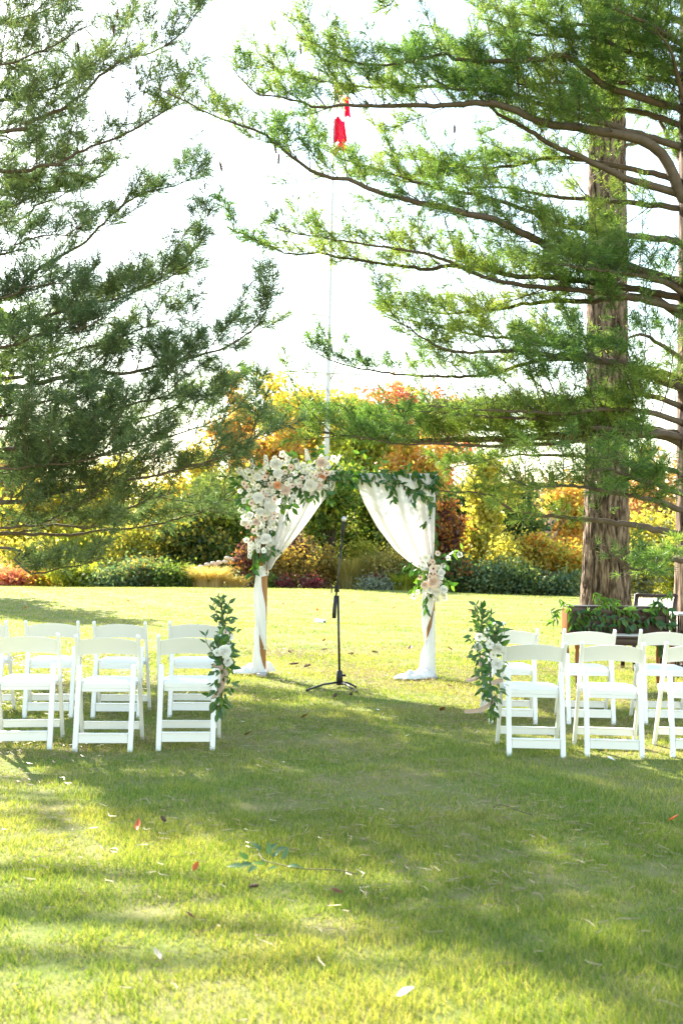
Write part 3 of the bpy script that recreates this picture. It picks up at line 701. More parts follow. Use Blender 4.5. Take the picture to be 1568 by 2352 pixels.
TG = 'autumn trees behind the lawn'
T = lambda *a, **k: broad_tree('tree', a[0], 'tree', *a[1:], group=TG, **k)
# tall crowns against the sky
T('tall golden maple crown left of the flagpole against the sky', 668, 66, 850, 82, 'gold', 5600, size=.20, low=.42, trunk=.16, sigma=.22, seed=1, limbs=18)
T('slim orange tree at the tip of the dark pine limbs', 536, 70, 862, 42, 'orange', 2600, size=.20, low=.45, trunk=.13, sigma=.26, seed=2, limbs=11)
T('thin yellow spire tree just beside the flagpole', 783, 68, 868, 22, 'yellow', 1500, size=.18, low=.5, trunk=.10, sigma=.34, seed=3, limbs=9)
T('lime yellow tree behind the flagpole foot', 812, 64, 925, 62, 'lime', 3800, size=.19, low=.4, trunk=.13, sigma=.24, seed=4)
T('crimson maple crown against the sky above the arch', 900, 67, 866, 84, 'red', 4600, size=.19, low=.5, trunk=.13, sigma=.20, seed=5, gap=.1)
T('sparse orange red tree right of the crimson maple', 1030, 70, 882, 62, 'red', 1500, size=.18, low=.5, trunk=.11, sigma=.17, seed=6, gap=.4)
T('bright orange tree seen over the arch\'s leafy beam', 965, 60, 985, 70, 'orange', 4600, size=.17, low=.3, trunk=.12, sigma=.22, mat2=('gold', .4), seed=7)
T('orange gold tree low behind the arch flowers', 630, 60, 965, 62, 'orange', 4200, size=.17, low=.3, trunk=.12, sigma=.22, mat2=('gold', .45), seed=8)
T('yellow green tree filling the gap left of the flagpole', 740, 58, 985, 60, 'lime', 3800, size=.16, low=.3, trunk=.11, sigma=.24, seed=9)
# middle row
T('golden yellow tree under the dark pine, near the red bush', 105, 53, 1105, 92, 'gold', 5200, size=.13, low=.15, trunk=.10, sigma=.2, mat2=('lime', .45), seed=11)
T('broad yellow tree behind the lowest pine limbs', 262, 55, 1075, 105, 'yellow', 6800, size=.13, low=.15, trunk=.11, sigma=.2, mat2=('lime', .45), seed=12)
T('yellow tree above the green vine thicket', 395, 57, 1065, 88, 'gold', 5600, size=.13, low=.2, trunk=.10, sigma=.2, mat2=('lime', .4), seed=13)
T('dark green thicket hung with yellow vine leaves', 425, 49, 1178, 92, 'vine', 6200, size=.12, low=.04, trunk=.07, sigma=.18, seed=14, mat2=('dark', .6))
T('lime tree beside the arch\'s flower covered post', 535, 51, 1040, 80, 'lime', 6800, size=.12, low=.16, trunk=.09, sigma=.2, seed=15)
T('green tree with dark bent trunk framed by the arch', 733, 48, 1060, 92, 'green', 6200, size=.105, low=.46, trunk=.2, sigma=.2, bend=.5, seed=16, mat2=('lime', .3))
T('green tree behind the arch\'s white drape', 872, 50, 1075, 84, 'green', 6400, size=.11, low=.12, trunk=.10, sigma=.2, seed=17, mat2=('lime', .45))
T('rust and purple small tree beside the draped post', 1022, 47, 1128, 38, 'rust', 3200, size=.10, low=.06, trunk=.06, sigma=.26, seed=18, mat2=('purple', .5))
T('yellow columnar tree right of the arch', 1112, 49, 1035, 52, 'yellow', 6800, size=.115, low=.06, trunk=.09, sigma=.26, mat2=('lime', .35), seed=19, limbs=22)
T('dark evergreen between rust tree and yellow column', 1062, 52, 1120, 40, 'dark', 2800, size=.12, low=.05, trunk=.07, sigma=.26, seed=20)
T('dusky green tree behind the yellow column', 1190, 58, 1120, 62, 'dark', 2800, size=.14, low=.1, trunk=.09, sigma=.22, seed=21, gap=.2)
T('far orange tree left of the thick pine trunk', 1300, 70, 1105, 62, 'orange', 3800, size=.17, low=.12, trunk=.10, sigma=.22, mat2=('gold', .4), seed=22)
T('far pinkish tree right of the thick pine trunk', 1492, 72, 1030, 82, 'pinkish', 4800, size=.19, low=.1, trunk=.12, sigma=.22, seed=23)
T('yellow tree between the two pine trunks', 1490, 52, 1175, 72, 'yellow', 4600, size=.12, low=.06, trunk=.08, sigma=.22, seed=24, mat2=('silver', .25))
T('orange pink tree far behind the pine at the photo\'s left edge', 12, 72, 1020, 70, 'pinkish', 3000, size=.2, low=.1, trunk=.12, sigma=.22, seed=25)
T('yellow tree at the far end of the lawn past the pine trunk', 1600, 50, 1150, 80, 'yellow', 4200, size=.13, low=.08, trunk=.09, sigma=.22, seed=26)
T('golden tree beside the lime tree, under pine tips', 470, 60, 1010, 60, 'gold', 3600, size=.15, low=.25, trunk=.10, sigma=.22, mat2=('lime', .45), seed=27)
T('muted orange tree showing through low pine limbs on the far hillside', 1395, 78, 1085, 80, 'orange', 3600, size=.2, low=.1, trunk=.12, sigma=.22, seed=28)

T('green tree half hidden behind the dark pine at the photo\'s left edge', -150, 33, 640, 130, 'green', 5200, size=.15, low=.22, trunk=.16, sigma=.2, seed=29, mat2=('lime', .4))
SG = 'shrubs along the far edge of the lawn'
S = lambda name, *a, **k: broad_tree(name, a[0], 'shrub', *a[1:], group=SG, trunk=.02, **k)
S('shrub', 'fiery red low shrub at the lawn\'s far left corner', 22, 44, 1318, 46, 'red', 2200, size=.075, low=.0, sigma=.28, seed=41)
S('shrub', 'small orange yellow shrub next to the red one', 92, 44.5, 1316, 36, 'mixed', 1500, size=.07, low=.0, sigma=.3, seed=42)
S('shrub', 'light green shrub with yellowing leaves below the pine', 172, 44, 1292, 52, 'lime', 2600, size=.075, low=.0, sigma=.26, seed=43)
S('shrub', 'blue green spreading shrub left of the pale grass clump', 250, 44, 1316, 60, 'blue', 2600, size=.07, low=.0, sigma=.26, seed=44)
S('shrub', 'grey green feathery shrub between spreading shrubs', 328, 44.6, 1284, 52, 'blue', 2600, size=.07, low=.0, sigma=.26, seed=45, mat2=('amber', .3))
S('shrub', 'dull green shrub touching the pale grass clump', 398, 44.2, 1300, 48, 'green', 2200, size=.07, low=.0, sigma=.26, seed=46, mat2=('blue', .4))
S('shrub', 'purple brown shrub behind the arch\'s left post', 585, 45, 1238, 36, 'purple', 2400, size=.07, low=.0, sigma=.28, seed=47, mat2=('rust', .5))
S('shrub', 'dark purple smoke bush below the bent tree trunk', 680, 46.5, 1232, 46, 'purple', 3000, size=.075, low=.15, sigma=.26, seed=48)
S('shrub', 'amber brown leafy shrub left of the microphone stand', 668, 45, 1262, 46, 'amber', 2800, size=.07, low=.0, sigma=.26, seed=49)
S('shrub', 'brown gold shrub right behind the microphone stand', 745, 45.2, 1256, 42, 'amber', 2600, size=.07, low=.0, sigma=.26, seed=50, mat2=('grassy', .4))
S('shrub', 'yellow green rounded shrub right of the microphone', 836, 47, 1218, 42, 'lime', 2800, size=.07, low=.05, sigma=.26, seed=51, mat2=('yellow', .4))
S('shrub', 'straw gold shrub under the white drape', 902, 45.5, 1255, 50, 'grassy', 2600, size=.07, low=.0, sigma=.26, seed=52, mat2=('lime', .4))
S('shrub', 'low silver grey cushion shrub by the lawn edge', 860, 43.6, 1337, 36, 'silver', 1800, size=.05, low=.0, sigma=.3, seed=53)
S('shrub', 'dark green shrub beside the draped post\'s lower bouquet', 955, 44.5, 1292, 40, 'green', 1800, size=.07, low=.0, sigma=.28, seed=54)
S('shrub', 'dark hedge shrub just right of the arch', 1052, 44.6, 1270, 48, 'dark', 2600, size=.075, low=.0, sigma=.26, seed=55, mat2=('rust', .25))
S('shrub', 'dark blue green hedge shrub below the yellow column tree', 1128, 44.2, 1296, 54, 'blue', 2800, size=.075, low=.0, sigma=.26, seed=56, mat2=('dark', .5))
S('shrub', 'dark green hedge shrub right of the blue green one', 1208, 44.2, 1304, 52, 'dark', 2400, size=.075, low=.0, sigma=.26, seed=57, mat2=('blue', .5))
S('shrub', 'blue green hedge shrub beside the thick pine trunk', 1286, 44.4, 1312, 50, 'blue', 2200, size=.075, low=.0, sigma=.26, seed=58, mat2=('dark', .3))
S('shrub', 'tall yellow shrub behind the dark hedge', 1165, 46.5, 1222, 56, 'yellow', 3200, size=.085, low=.02, sigma=.24, seed=59)
S('shrub', 'pink red and yellow shrub behind the dark hedge', 1232, 47, 1216, 44, 'mixed', 2400, size=.085, low=.02, sigma=.26, seed=60)
S('shrub', 'yellow shrub with red tips next to the thick pine trunk', 1300, 46.5, 1240, 56, 'mixed', 2600, size=.085, low=.02, sigma=.24, seed=61, mat2=('yellow', .6))
S('shrub', 'pale silver yellow shrub between the pine trunks', 1476, 45, 1262, 58, 'silver', 2400, size=.075, low=.0, sigma=.25, seed=62, mat2=('yellow', .7))
S('shrub', 'yellow green shrub at the photo\'s right edge behind the sling chair', 1552, 45, 1255, 52, 'lime', 2400, size=.075, low=.0, sigma=.25, seed=63)
S('shrub', 'low green shrub at the pale grass clump\'s right side', 620, 44, 1322, 26, 'green', 900, size=.06, low=.0, sigma=.3, seed=64)
S('shrub', 'crimson topped sedum clump left of the microphone stand', 655, 43.8, 1328, 26, 'sedum', 1100, size=.045, low=.25, sigma=.3, seed=65, mat2=('blue', .4))
S('shrub', 'crimson topped sedum clump nearest the microphone stand', 712, 43.8, 1330, 28, 'sedum', 1100, size=.045, low=.25, sigma=.3, seed=66, mat2=('blue', .4))
S('shrub', 'crimson sedum clump behind the silver cushion shrub', 872, 44.4, 1322, 32, 'sedum', 1200, size=.045, low=.25, sigma=.3, seed=67, mat2=('green', .4))

S('shrub', 'tall dark green understorey shrub behind the amber bushes', 600, 48.5, 1180, 60, 'green', 2600, size=.09, low=.0, sigma=.24, seed=81, mat2=('lime', .4))
S('shrub', 'dark leafy understorey behind the tall brown grass', 790, 49.5, 1180, 60, 'green', 2600, size=.09, low=.0, sigma=.24, seed=82, mat2=('dark', .5))
S('shrub', 'gold understorey shrub behind the spreading shrubs below the pine', 290, 49, 1205, 80, 'yellow', 2800, size=.09, low=.0, sigma=.24, seed=83, mat2=('green', .5))
S('shrub', 'yellow understorey shrub behind the red and orange shrubs', 70, 49, 1215, 80, 'yellow', 2600, size=.09, low=.0, sigma=.24, seed=84, mat2=('lime', .5))
S('shrub', 'shadowy green shrub behind the straw gold one', 940, 49, 1190, 60, 'green', 2600, size=.09, low=.0, sigma=.24, seed=85, mat2=('amber', .4))
S('shrub', 'green gold shrub between the yellow understorey shrubs below the pine', 180, 49.5, 1220, 70, 'lime', 2400, size=.09, low=.0, sigma=.24, seed=86)

def grass_clump(label, px, d, top, hw, pal, n, heads=0, seed=0):
    random.seed(seed); ppm = FPX / d
    base = P(px, 1290, d); base.z = float(gz(base.x, d)); H = P(px, top, d).z - base.z; W = hw / ppm
    t = empty('ornamental_grass', base, label, 'grass clump', 'ornamental grasses at the lawn edge')
    b = MB(); k = 5
    az = RNG.random(n) * 6.283; rr = np.sqrt(RNG.random(n)) * W * .55; reach = W * (.2 + .75 * RNG.random(n)); h = H * (.55 + .5 * RNG.random(n))
    u = np.linspace(0, 1, k)[None, :, None]
    o = np.stack([base.x + rr * np.cos(az), base.y + rr * np.sin(az) * .7, np.full(n, base.z)], 1)[:, None, :]
    dr = np.stack([np.cos(az) * reach, np.sin(az) * reach, np.zeros(n)], 1)[:, None, :]
    pts = o + dr * u ** 2 + np.array([0, 0, 1.0]) * h[:, None, None] * (1.25 * u - .35 * u ** 3)
    wv = np.stack([-np.sin(az), np.cos(az), np.zeros(n)], 1)[:, None, :] * (.016 * (1 - u * .9))
    wv = wv + np.array([.010, 0, 0]) * (1 - u * .9)
    V = np.stack([pts - wv, pts + wv], 2).reshape(-1, 3); i = np.arange(n)[:, None] * (2 * k)
    Q = np.vstack([np.hstack([i + 2 * j, i + 2 * j + 1, i + 2 * j + 3, i + 2 * j + 2]) for j in range(k - 1)])
    b.add(V, Q); b.build('leaves', M['fol_' + pal], t, kind='stuff')
    return t
grass_clump('pale straw ornamental grass glowing left of the arch', 480, 44, 1294, 62, 'straw', 900, seed=71)
grass_clump('smaller pale grass tuft beside the straw grass', 545, 43.8, 1318, 40, 'straw', 500, seed=72)
grass_clump('tall brown gold grass right of the microphone stand', 800, 44.6, 1272, 34, 'grassy', 700, seed=73)
grass_clump('green gold upright grass under the drape', 850, 45.4, 1262, 30, 'grassy', 600, seed=74)
grass_clump('green arching grass left of the lower bouquet', 925, 44, 1312, 40, 'lime', 500, seed=75)

def sedum_heads():
    random.seed(77)
    ppm = FPX / 44.2
    base = P(487, 1290, 44.6); base.z = float(gz(base.x, base.y))
    t = empty('flowering_plant', base, 'tan domed flower heads standing above the pale straw grass', 'plant')
    for px, py in ((532, 1287), (518, 1292), (504, 1294), (490, 1296), (476, 1299), (462, 1304), (452, 1309), (522, 1284), (497, 1301)):
        p = P(px, py, 44.6 + rnd(-.2, .2))
        b = MB(); b.tube([(p.x + rnd(-.1, .1), p.y, base.z), (p.x, p.y, p.z)], .012, 5); b.build('stem', M['vine_stem'], t)
        b = MB(); b.lathe([(.02, -.05), (.13, -.02), (.15, .05), (.10, .11), (.02, .13)], p, 9)
        b.build('flower_head', M['leaf_pale'], t, smooth=True)
sedum_heads()

def bare_bush():
    random.seed(79)
    base = P(1238, 1290, 62); base.z = float(gz(base.x, 62)); H = P(1238, 1170, 62).z - base.z
    t = empty('bare_bush', base, 'leafless grey twiggy bush seen past the yellow column tree', 'shrub')
    b = MB()
    for k in range(70):
        a = rnd(0, 6.28); w = rnd(.2, 1.7); h = H * rnd(.6, 1.05)
        e = base + Vector((w * math.cos(a), w * math.sin(a), h)); m = base + Vector((w * .35 * math.cos(a), w * .35 * math.sin(a), h * .6))
        p, L = smooth_path([base, m, e], .3); b.tube(p, .03 * (1 - .85 * np.linspace(0, 1, len(p))), 4, cap=False)
        for q in range(7):
            i = random.randint(len(p) // 3, len(p) - 2); dd = Vector((rnd(-1, 1), rnd(-1, 1), rnd(.1, 1))).normalized() * rnd(.4, 1.0)
            b.tube([p[i], p[i] + np.array(dd) * .5 + RNG.normal(0, .04, 3), p[i] + np.array(dd)], [.012, .010, .006], 3, cap=False)
    b.build('branches', M['grey_board'], t)
bare_bush()

def far_wood():
    b = MB(); C = []
    for k in range(330):
        x = rnd(-48, 52); y = rnd(80, 118)
        h = 3.6 + 4.5 * (y - 78) / 40 + 2.5 * math.sin(x * .09) + rnd(-1, 2)
        for q in range(4): C.append((x + rnd(-2, 2), y + rnd(-2, 2), 1.2 + h * rnd(.05, .95), rnd(.9, 1.8)))
    leaf_cloud(b, np.array(C), 24000, .36, 1)
    o = b.build('forest', M['fol_hill'], kind='stuff'); tag(o, 'hazy brown and grey far wood on the hillside behind the garden', 'forest')
    n = 60
    b = MB(); xs = np.linspace(-320, 320, n); ys = np.linspace(96, 420, 40)
    X, Y = np.meshgrid(xs, ys); Zh = gz(X, Y) * np.clip((Y - 92) / 20, 0, 1) + np.clip((Y - 98) / 60, 0, 1) ** 1.3 * 5.5 + np.clip((Y - 170) / 200, 0, 1) * 6 + .6 * snoise(X * .05, Y * .05, 4) - .6
    b.grid(np.stack([X, Y, Zh], -1)); o = b.build('hillside', M['ground'], smooth=True); o['kind'] = 'structure'
far_wood()

# ------------------------------------------------------------------ flagpole and flag
def flagpole():
    d = 54.0
    foot, top = P(744, 1300, d), P(771.5, 66, d)
    foot.z = float(gz(foot.x, d)); ax = (top - foot).normalized()
    t = empty('flagpole', foot, 'tall white flagpole with yardarm and ball rising above the arch', 'flagpole')
    pts = [foot + (top - foot) * k for k in (0, .3, .42, .421, .7, .701, 1)]
    MBq = MB(); MBq.tube(pts, [.14, .135, .13, .105, .09, .075, .05], 14); MBq.build('pole', M['pole_white'], t, smooth=True)
    b = MB(); b.tube([top, P(772.5, 44, d)], .018, 8); b.build('finial_rod', M['pole_white'], t)
    ball = P(773, 40, d); b = MB(); a = np.linspace(0, math.pi, 13)
    b.lathe([(max(.001, .11 * math.sin(x)), -.11 * math.cos(x)) for x in a], ball, 20); b.build('ball', M['steel'], t, smooth=True)
    b = MB(); b.lathe([(.02, -.03), (.13, -.03), (.13, .03), (.02, .03)], top, 14); b.build('truck', M['brass'], t)
    b = MB(); b.tube([P(637, 851, d - .1), P(750, 857, d - .14), P(862, 862, d - .1)], [.04, .055, .04], 10); b.build('yardarm', M['pole_white'], t, smooth=True)
    b = MB(); b.tube([P(702, 720, d - .1), P(752, 726, d - .1)], [.04, .05], 10); b.build('yardarm', M['pole_white'], t, smooth=True)
    b = MB(); b.tube([P(756, 880, d + .05), P(800, 765, d - 1)], [.05, .03], 10); b.build('gaff', M['pole_white'], t, smooth=True)
    for s0, s1 in (((637, 851), (762, 500)), ((862, 862), (764, 500)), ((800, 765), (765, 420))):
        b = MB(); b.tube([P(*s0, d - .1), P(*s1, d)], .007, 4); b.build('halyard', M['steel'], t)
    # the flag hangs limp in long folds
    f = empty('flag', P(768, 180, d), 'limp red and white flag hanging in folds on the tall flagpole', 'flag')
    def fold(name, quad, mat, amp, fr, ph):
        (x0, y0), (x1, y1), (x2, y2), (x3, y3) = quad      # top left, top right, bottom right, bottom left
        n, m = 22, 26; Vv = np.zeros((m, n, 3))
        for i in range(m):
            for j in range(n):
                u, v = j / (n - 1), i / (m - 1)
                q = P(x0 + (x1 - x0) * u + ((x3 - x0) + (x2 - x1 - x3 + x0) * u) * v, y0 + (y1 - y0) * u + ((y3 - y0) + (y2 - y1 - y3 + y0) * u) * v, d)
                q.y += -.16 + amp * math.sin(u * fr + ph + v * 1.4)
                Vv[i, j] = q
        b = MB(); b.grid(Vv); b.build(name, mat, f, smooth=True)
    fold('red_fold', [(767, 178), (770, 178), (788, 222), (766, 222)], M['flag_red'], .22, 7, 0)
    fold('white_field', [(766, 222.3), (788, 222.3), (791, 276), (764, 274)], M['flag_white'], .3, 8, 1)
    fold('red_band', [(763.8, 274.3), (790.5, 276.3), (797, 330), (766, 335)], M['flag_red'], .3, 8, 1)
    fold('red_tail', [(766, 335.3), (797, 330.3), (800, 345), (770, 358)], M['flag_red'], .3, 7, 1)
    fold('red_corner', [(789.5, 225), (800, 225), (806, 274), (791.5, 271)], M['flag_red'], .14, 6, .3)
flagpole()

# ------------------------------------------------------------------ flowers and leaves shared by all arrangements
def leaf_mesh(name, mat, width=.42, curl=.25, fold=.10):
    """one leaf, length 1 along +Y, face up +Z, folded at the midrib"""
    st = [0, .16, .36, .58, .8, 1.0]; wd = [.02, .62, 1.0, .86, .45, .0]
    V, Q, Tt = [], [], []
    for t, w in zip(st, wd):
        z = -curl * t * t; h = w * width / 2
        V += [(-h, t, z + fold * w * .5), (0, t, z), (h, t, z + fold * w * .5)]
    for i in range(4):
        a = i * 3; Q += [(a, a + 1, a + 4, a + 3), (a + 1, a + 2, a + 5, a + 4)]
    Tt += [(12, 13, 16), (13, 14, 16)]
    b = MB(); b.add(V, Q, Tt)
    return b.mesh(name, mat, True)
LEAF = {k: [leaf_mesh('leaf', M[k], w, c) for w, c in ((.46, .22), (.40, .38), (.52, .10))] for k in ('smilax', 'smilax_light', 'eucalyptus')}
LEAF['slim'] = [leaf_mesh('leaf', M['smilax'], .26, c) for c in (.15, .35)]
LEAF['slim_light'] = [leaf_mesh('leaf', M['smilax_light'], .28, c) for c in (.15, .35)]

def put_leaf(parent, pos, direction, L, kind, name='leaf', nrm=None):
    n = nrm if nrm is not None else Vector((rnd(-.7, .7), rnd(-1.2, -.1), rnd(-.2, 1)))
    inst(name, random.choice(LEAF[kind]), parent, frame(pos, direction, n, (L, L, L)))

def bloom_mesh(name, rings, mat):
    """rings: (petals, start radius, start height, length, tilt, curl, width)"""
    b = MB(); ph = 0
    for n, r0, z0, L, tilt, curl, w in rings:
        ph += .9
        for k in range(n):
            a = ph + k * 2 * math.pi / n + random.uniform(-.12, .12); LL = L * random.uniform(.88, 1.1)
            V = np.zeros((5, 5, 3))
            for i, t in enumerate(np.linspace(0, 1, 5)):
                ang = tilt + curl * t
                rad = r0 + LL * t * math.cos(ang); z = z0 + LL * t * math.sin(ang)
                hw = w * math.sin(math.pi * (.12 + .74 * t)) ** .7
                for j, s in enumerate(np.linspace(-1, 1, 5)):
                    rr = rad - .16 * w * s * s; zz = z + .22 * w * s * s + .03 * math.sin(5 * s + k)
                    V[i, j] = (rr * math.cos(a) - s * hw * math.sin(a), rr * math.sin(a) + s * hw * math.cos(a), zz)
            b.grid(V)
    return b.mesh(name, mat, True)
random.seed(3)
ROSE = [(7, .12, -.06, .88, .10, .12, .58), (6, .10, .05, .70, .18, .25, .52), (5, .06, .14, .52, .25, .45, .44), (5, .02, .22, .34, .35, .6, .34), (3, .0, .30, .2, .5, .6, .2)]
OPEN = [(6, .10, 0, .90, .22, .10, .46), (5, .08, .04, .66, .45, .15, .38)]
SMALL = [(5, .08, 0, .90, .30, .1, .50), (4, .05, .05, .55, .6, .2, .35)]
BLOOM = {}
for k, r, m in (('peony', ROSE, 'petal_white'), ('rose_cream', ROSE, 'petal_cream'), ('rose_blush', ROSE, 'petal_blush'), ('rose_peach', ROSE, 'petal_peach'),
                ('open_pink', OPEN, 'petal_pink'), ('open_blush', OPEN, 'petal_blush'), ('open_white', SMALL, 'petal_white'), ('open_cream', SMALL, 'petal_cream')):
    BLOOM[k] = [bloom_mesh('flower', r, M[m]) for _ in range(2)]
def button(mat, r=.27):
    b = MB(); b.lathe([(r, 0), (r * .95, .1), (r * .6, .2), (.01, .22)], (0, 0, .04), 10); return b.mesh('flower_centre', mat, True)
CENTRE = {'open_pink': button(M['flower_dark']), 'open_blush': button(M['flower_dark'], .24), 'open_white': button(M['flower_green'], .2), 'open_cream': button(M['flower_green'], .22)}
def sprig_mesh():
    """spike of many small florets, length 1 along +Y"""
    b = MB(); b.tube([(0, 0, 0), (.02, .5, .02), (0, 1, 0)], [.015, .012, .006], 5)
    for k in range(34):
        y = .22 + .78 * k / 34; a = k * 2.4; r = .13 * (1.15 - .75 * k / 34)
        c = np.array([math.cos(a) * r, y, math.sin(a) * r]); nrm = np.array([math.cos(a), .3, math.sin(a)])
        t1 = np.cross(nrm, [0, 1, 0]); t1 /= np.linalg.norm(t1); t2 = np.cross(nrm, t1); s = .085 * (1.1 - .5 * k / 34)
        b.add([c + t1 * s + nrm * .03, c + t2 * s + nrm * .03, c - t1 * s + nrm * .03, c - t2 * s + nrm * .03, c - nrm * .03], None, [[0, 1, 4], [1, 2, 4], [2, 3, 4], [3, 0, 4]])
    return b.mesh('flower_spike', M['petal_white'])
SPIKE = sprig_mesh()
def filler_mesh():
    b = MB(); random.seed(9)
    for k in range(20):
        d = np.array([rnd(-1, 1), rnd(-1, 1), rnd(.1, 1.2)]); d /= np.linalg.norm(d); e = d * rnd(.6, 1.0)
        b.tube([(0, 0, 0), e * .5 + np.array([0, 0, .05]), e], .012, 3, cap=False)
        s = .09; t1 = np.cross(d, [.3, .2, 1]); t1 /= np.linalg.norm(t1); t2 = np.cross(d, t1)
        b.add([e + t1 * s + d * .04, e + t2 * s + d * .04, e - t1 * s + d * .04, e - t2 * s + d * .04, e - d * .04], None, [[0, 1, 4], [1, 2, 4], [2, 3, 4], [3, 0, 4]])
    return b.mesh('filler_blossom', M['petal_white'])
FILLER = filler_mesh()

def put_flower(parent, p, kind, r, out=(0, -1, .15), wob=.4):
    z = Vector(out) + Vector((rnd(-wob, wob), rnd(-.2, .1), rnd(-wob, wob)))
    o = inst('flower', random.choice(BLOOM[kind]), parent, facing(p, z, r, rnd(0, 6)))
    if kind in CENTRE:
        c = bpy.data.objects.new('flower_centre', CENTRE[kind]); COL.objects.link(c); c.parent = o

def vine(parent, pts, n, L, kinds, hang=.35, spread=.9, rad=.0028):
    """stem with alternating leaves"""
    path, T_ = smooth_path(pts, .04)
    b = MB(); b.tube(path, rad, 5); b.build('vine_stem', M['vine_stem'], parent)
    tan = np.gradient(path, axis=0)
    for k in range(n):
        i = min(len(path) - 1, int((k + rnd(.1, .9)) / n * len(path))); t = Vector(tan[i]).normalized()
        sd = t.cross(Vector((0, -1, 0))); sd = sd.normalized() if sd.length > .01 else Vector((1, 0, 0))
        d = t * rnd(.2, .9) + sd * (1 if k % 2 else -1) * rnd(.3, 1) * spread + Vector((rnd(-.3, .3), rnd(-.5, .3), -hang * rnd(.2, 1.6)))
        put_leaf(parent, Vector(path[i]), d, L * rnd(.7, 1.2), random.choice(kinds))

# ------------------------------------------------------------------ wedding arch
AD = 11.4
def arch():
    lf, rf = P(601, 1543, AD), P(987, 1549, AD); lf.z = rf.z = 0
    top = P(601, 1086, AD).z
    t = empty('wedding_arch', ((lf.x + rf.x) / 2, AD, 0), 'brown stained wooden arch frame standing on the lawn', 'arch')
    w = .088
    def timber(name, c, s):
        b = MB(); b.box(c, s); me = b.mesh(name, M['post_wood']); bevel(me, .004)
        return inst(name, me, t, Matrix.Identity(4))
    for f in (lf, rf):
        timber('post', (f.x, AD, (top - .09) / 2 + .03), (w, .088, top - .09 - .06))
        o = timber('foot', (f.x + .012, AD - .02, .022), (.10, .40, .036)); o.data.materials.clear(); o.data.materials.append(M['grey_board'])
    timber('beam', ((lf.x + rf.x) / 2, AD, top - .045), (rf.x - lf.x + w + .02, .084, .09))
    for sx in (-1, 1):
        b = MB(); b.lathe([(.012, 0), (.012, .006), (.006, .010), (.0005, .011)], (lf.x + sx * .026, AD - .0445, .30), 10, Matrix(((1, 0, 0), (0, 0, -1), (0, 1, 0)))); b.build('bolt', M['steel'], t)
    return lf, rf, top

def bevel(me, off, seg=2):
    bm = bmesh.new(); bm.from_mesh(me)
    bmesh.ops.bevel(bm, geom=list(bm.edges), offset=off, segments=seg, affect='EDGES', profile=.6)
    bm.to_mesh(me); bm.free()
LF, RF, ATOP = arch()

def edge(pts, n):
    a = np.array(pts, float); l = np.concatenate([[0], np.cumsum(np.hypot(*np.diff(a, axis=0).T))]); l /= l[-1]
    u = np.linspace(0, 1, n)
    x, y = np.interp(u, l, a[:, 0]), np.interp(u, l, a[:, 1])
    for _ in range(3):
        x[1:-1] = (x[:-2] + 2 * x[1:-1] + x[2:]) / 4; y[1:-1] = (y[:-2] + 2 * y[1:-1] + y[2:]) / 4
    return x, y

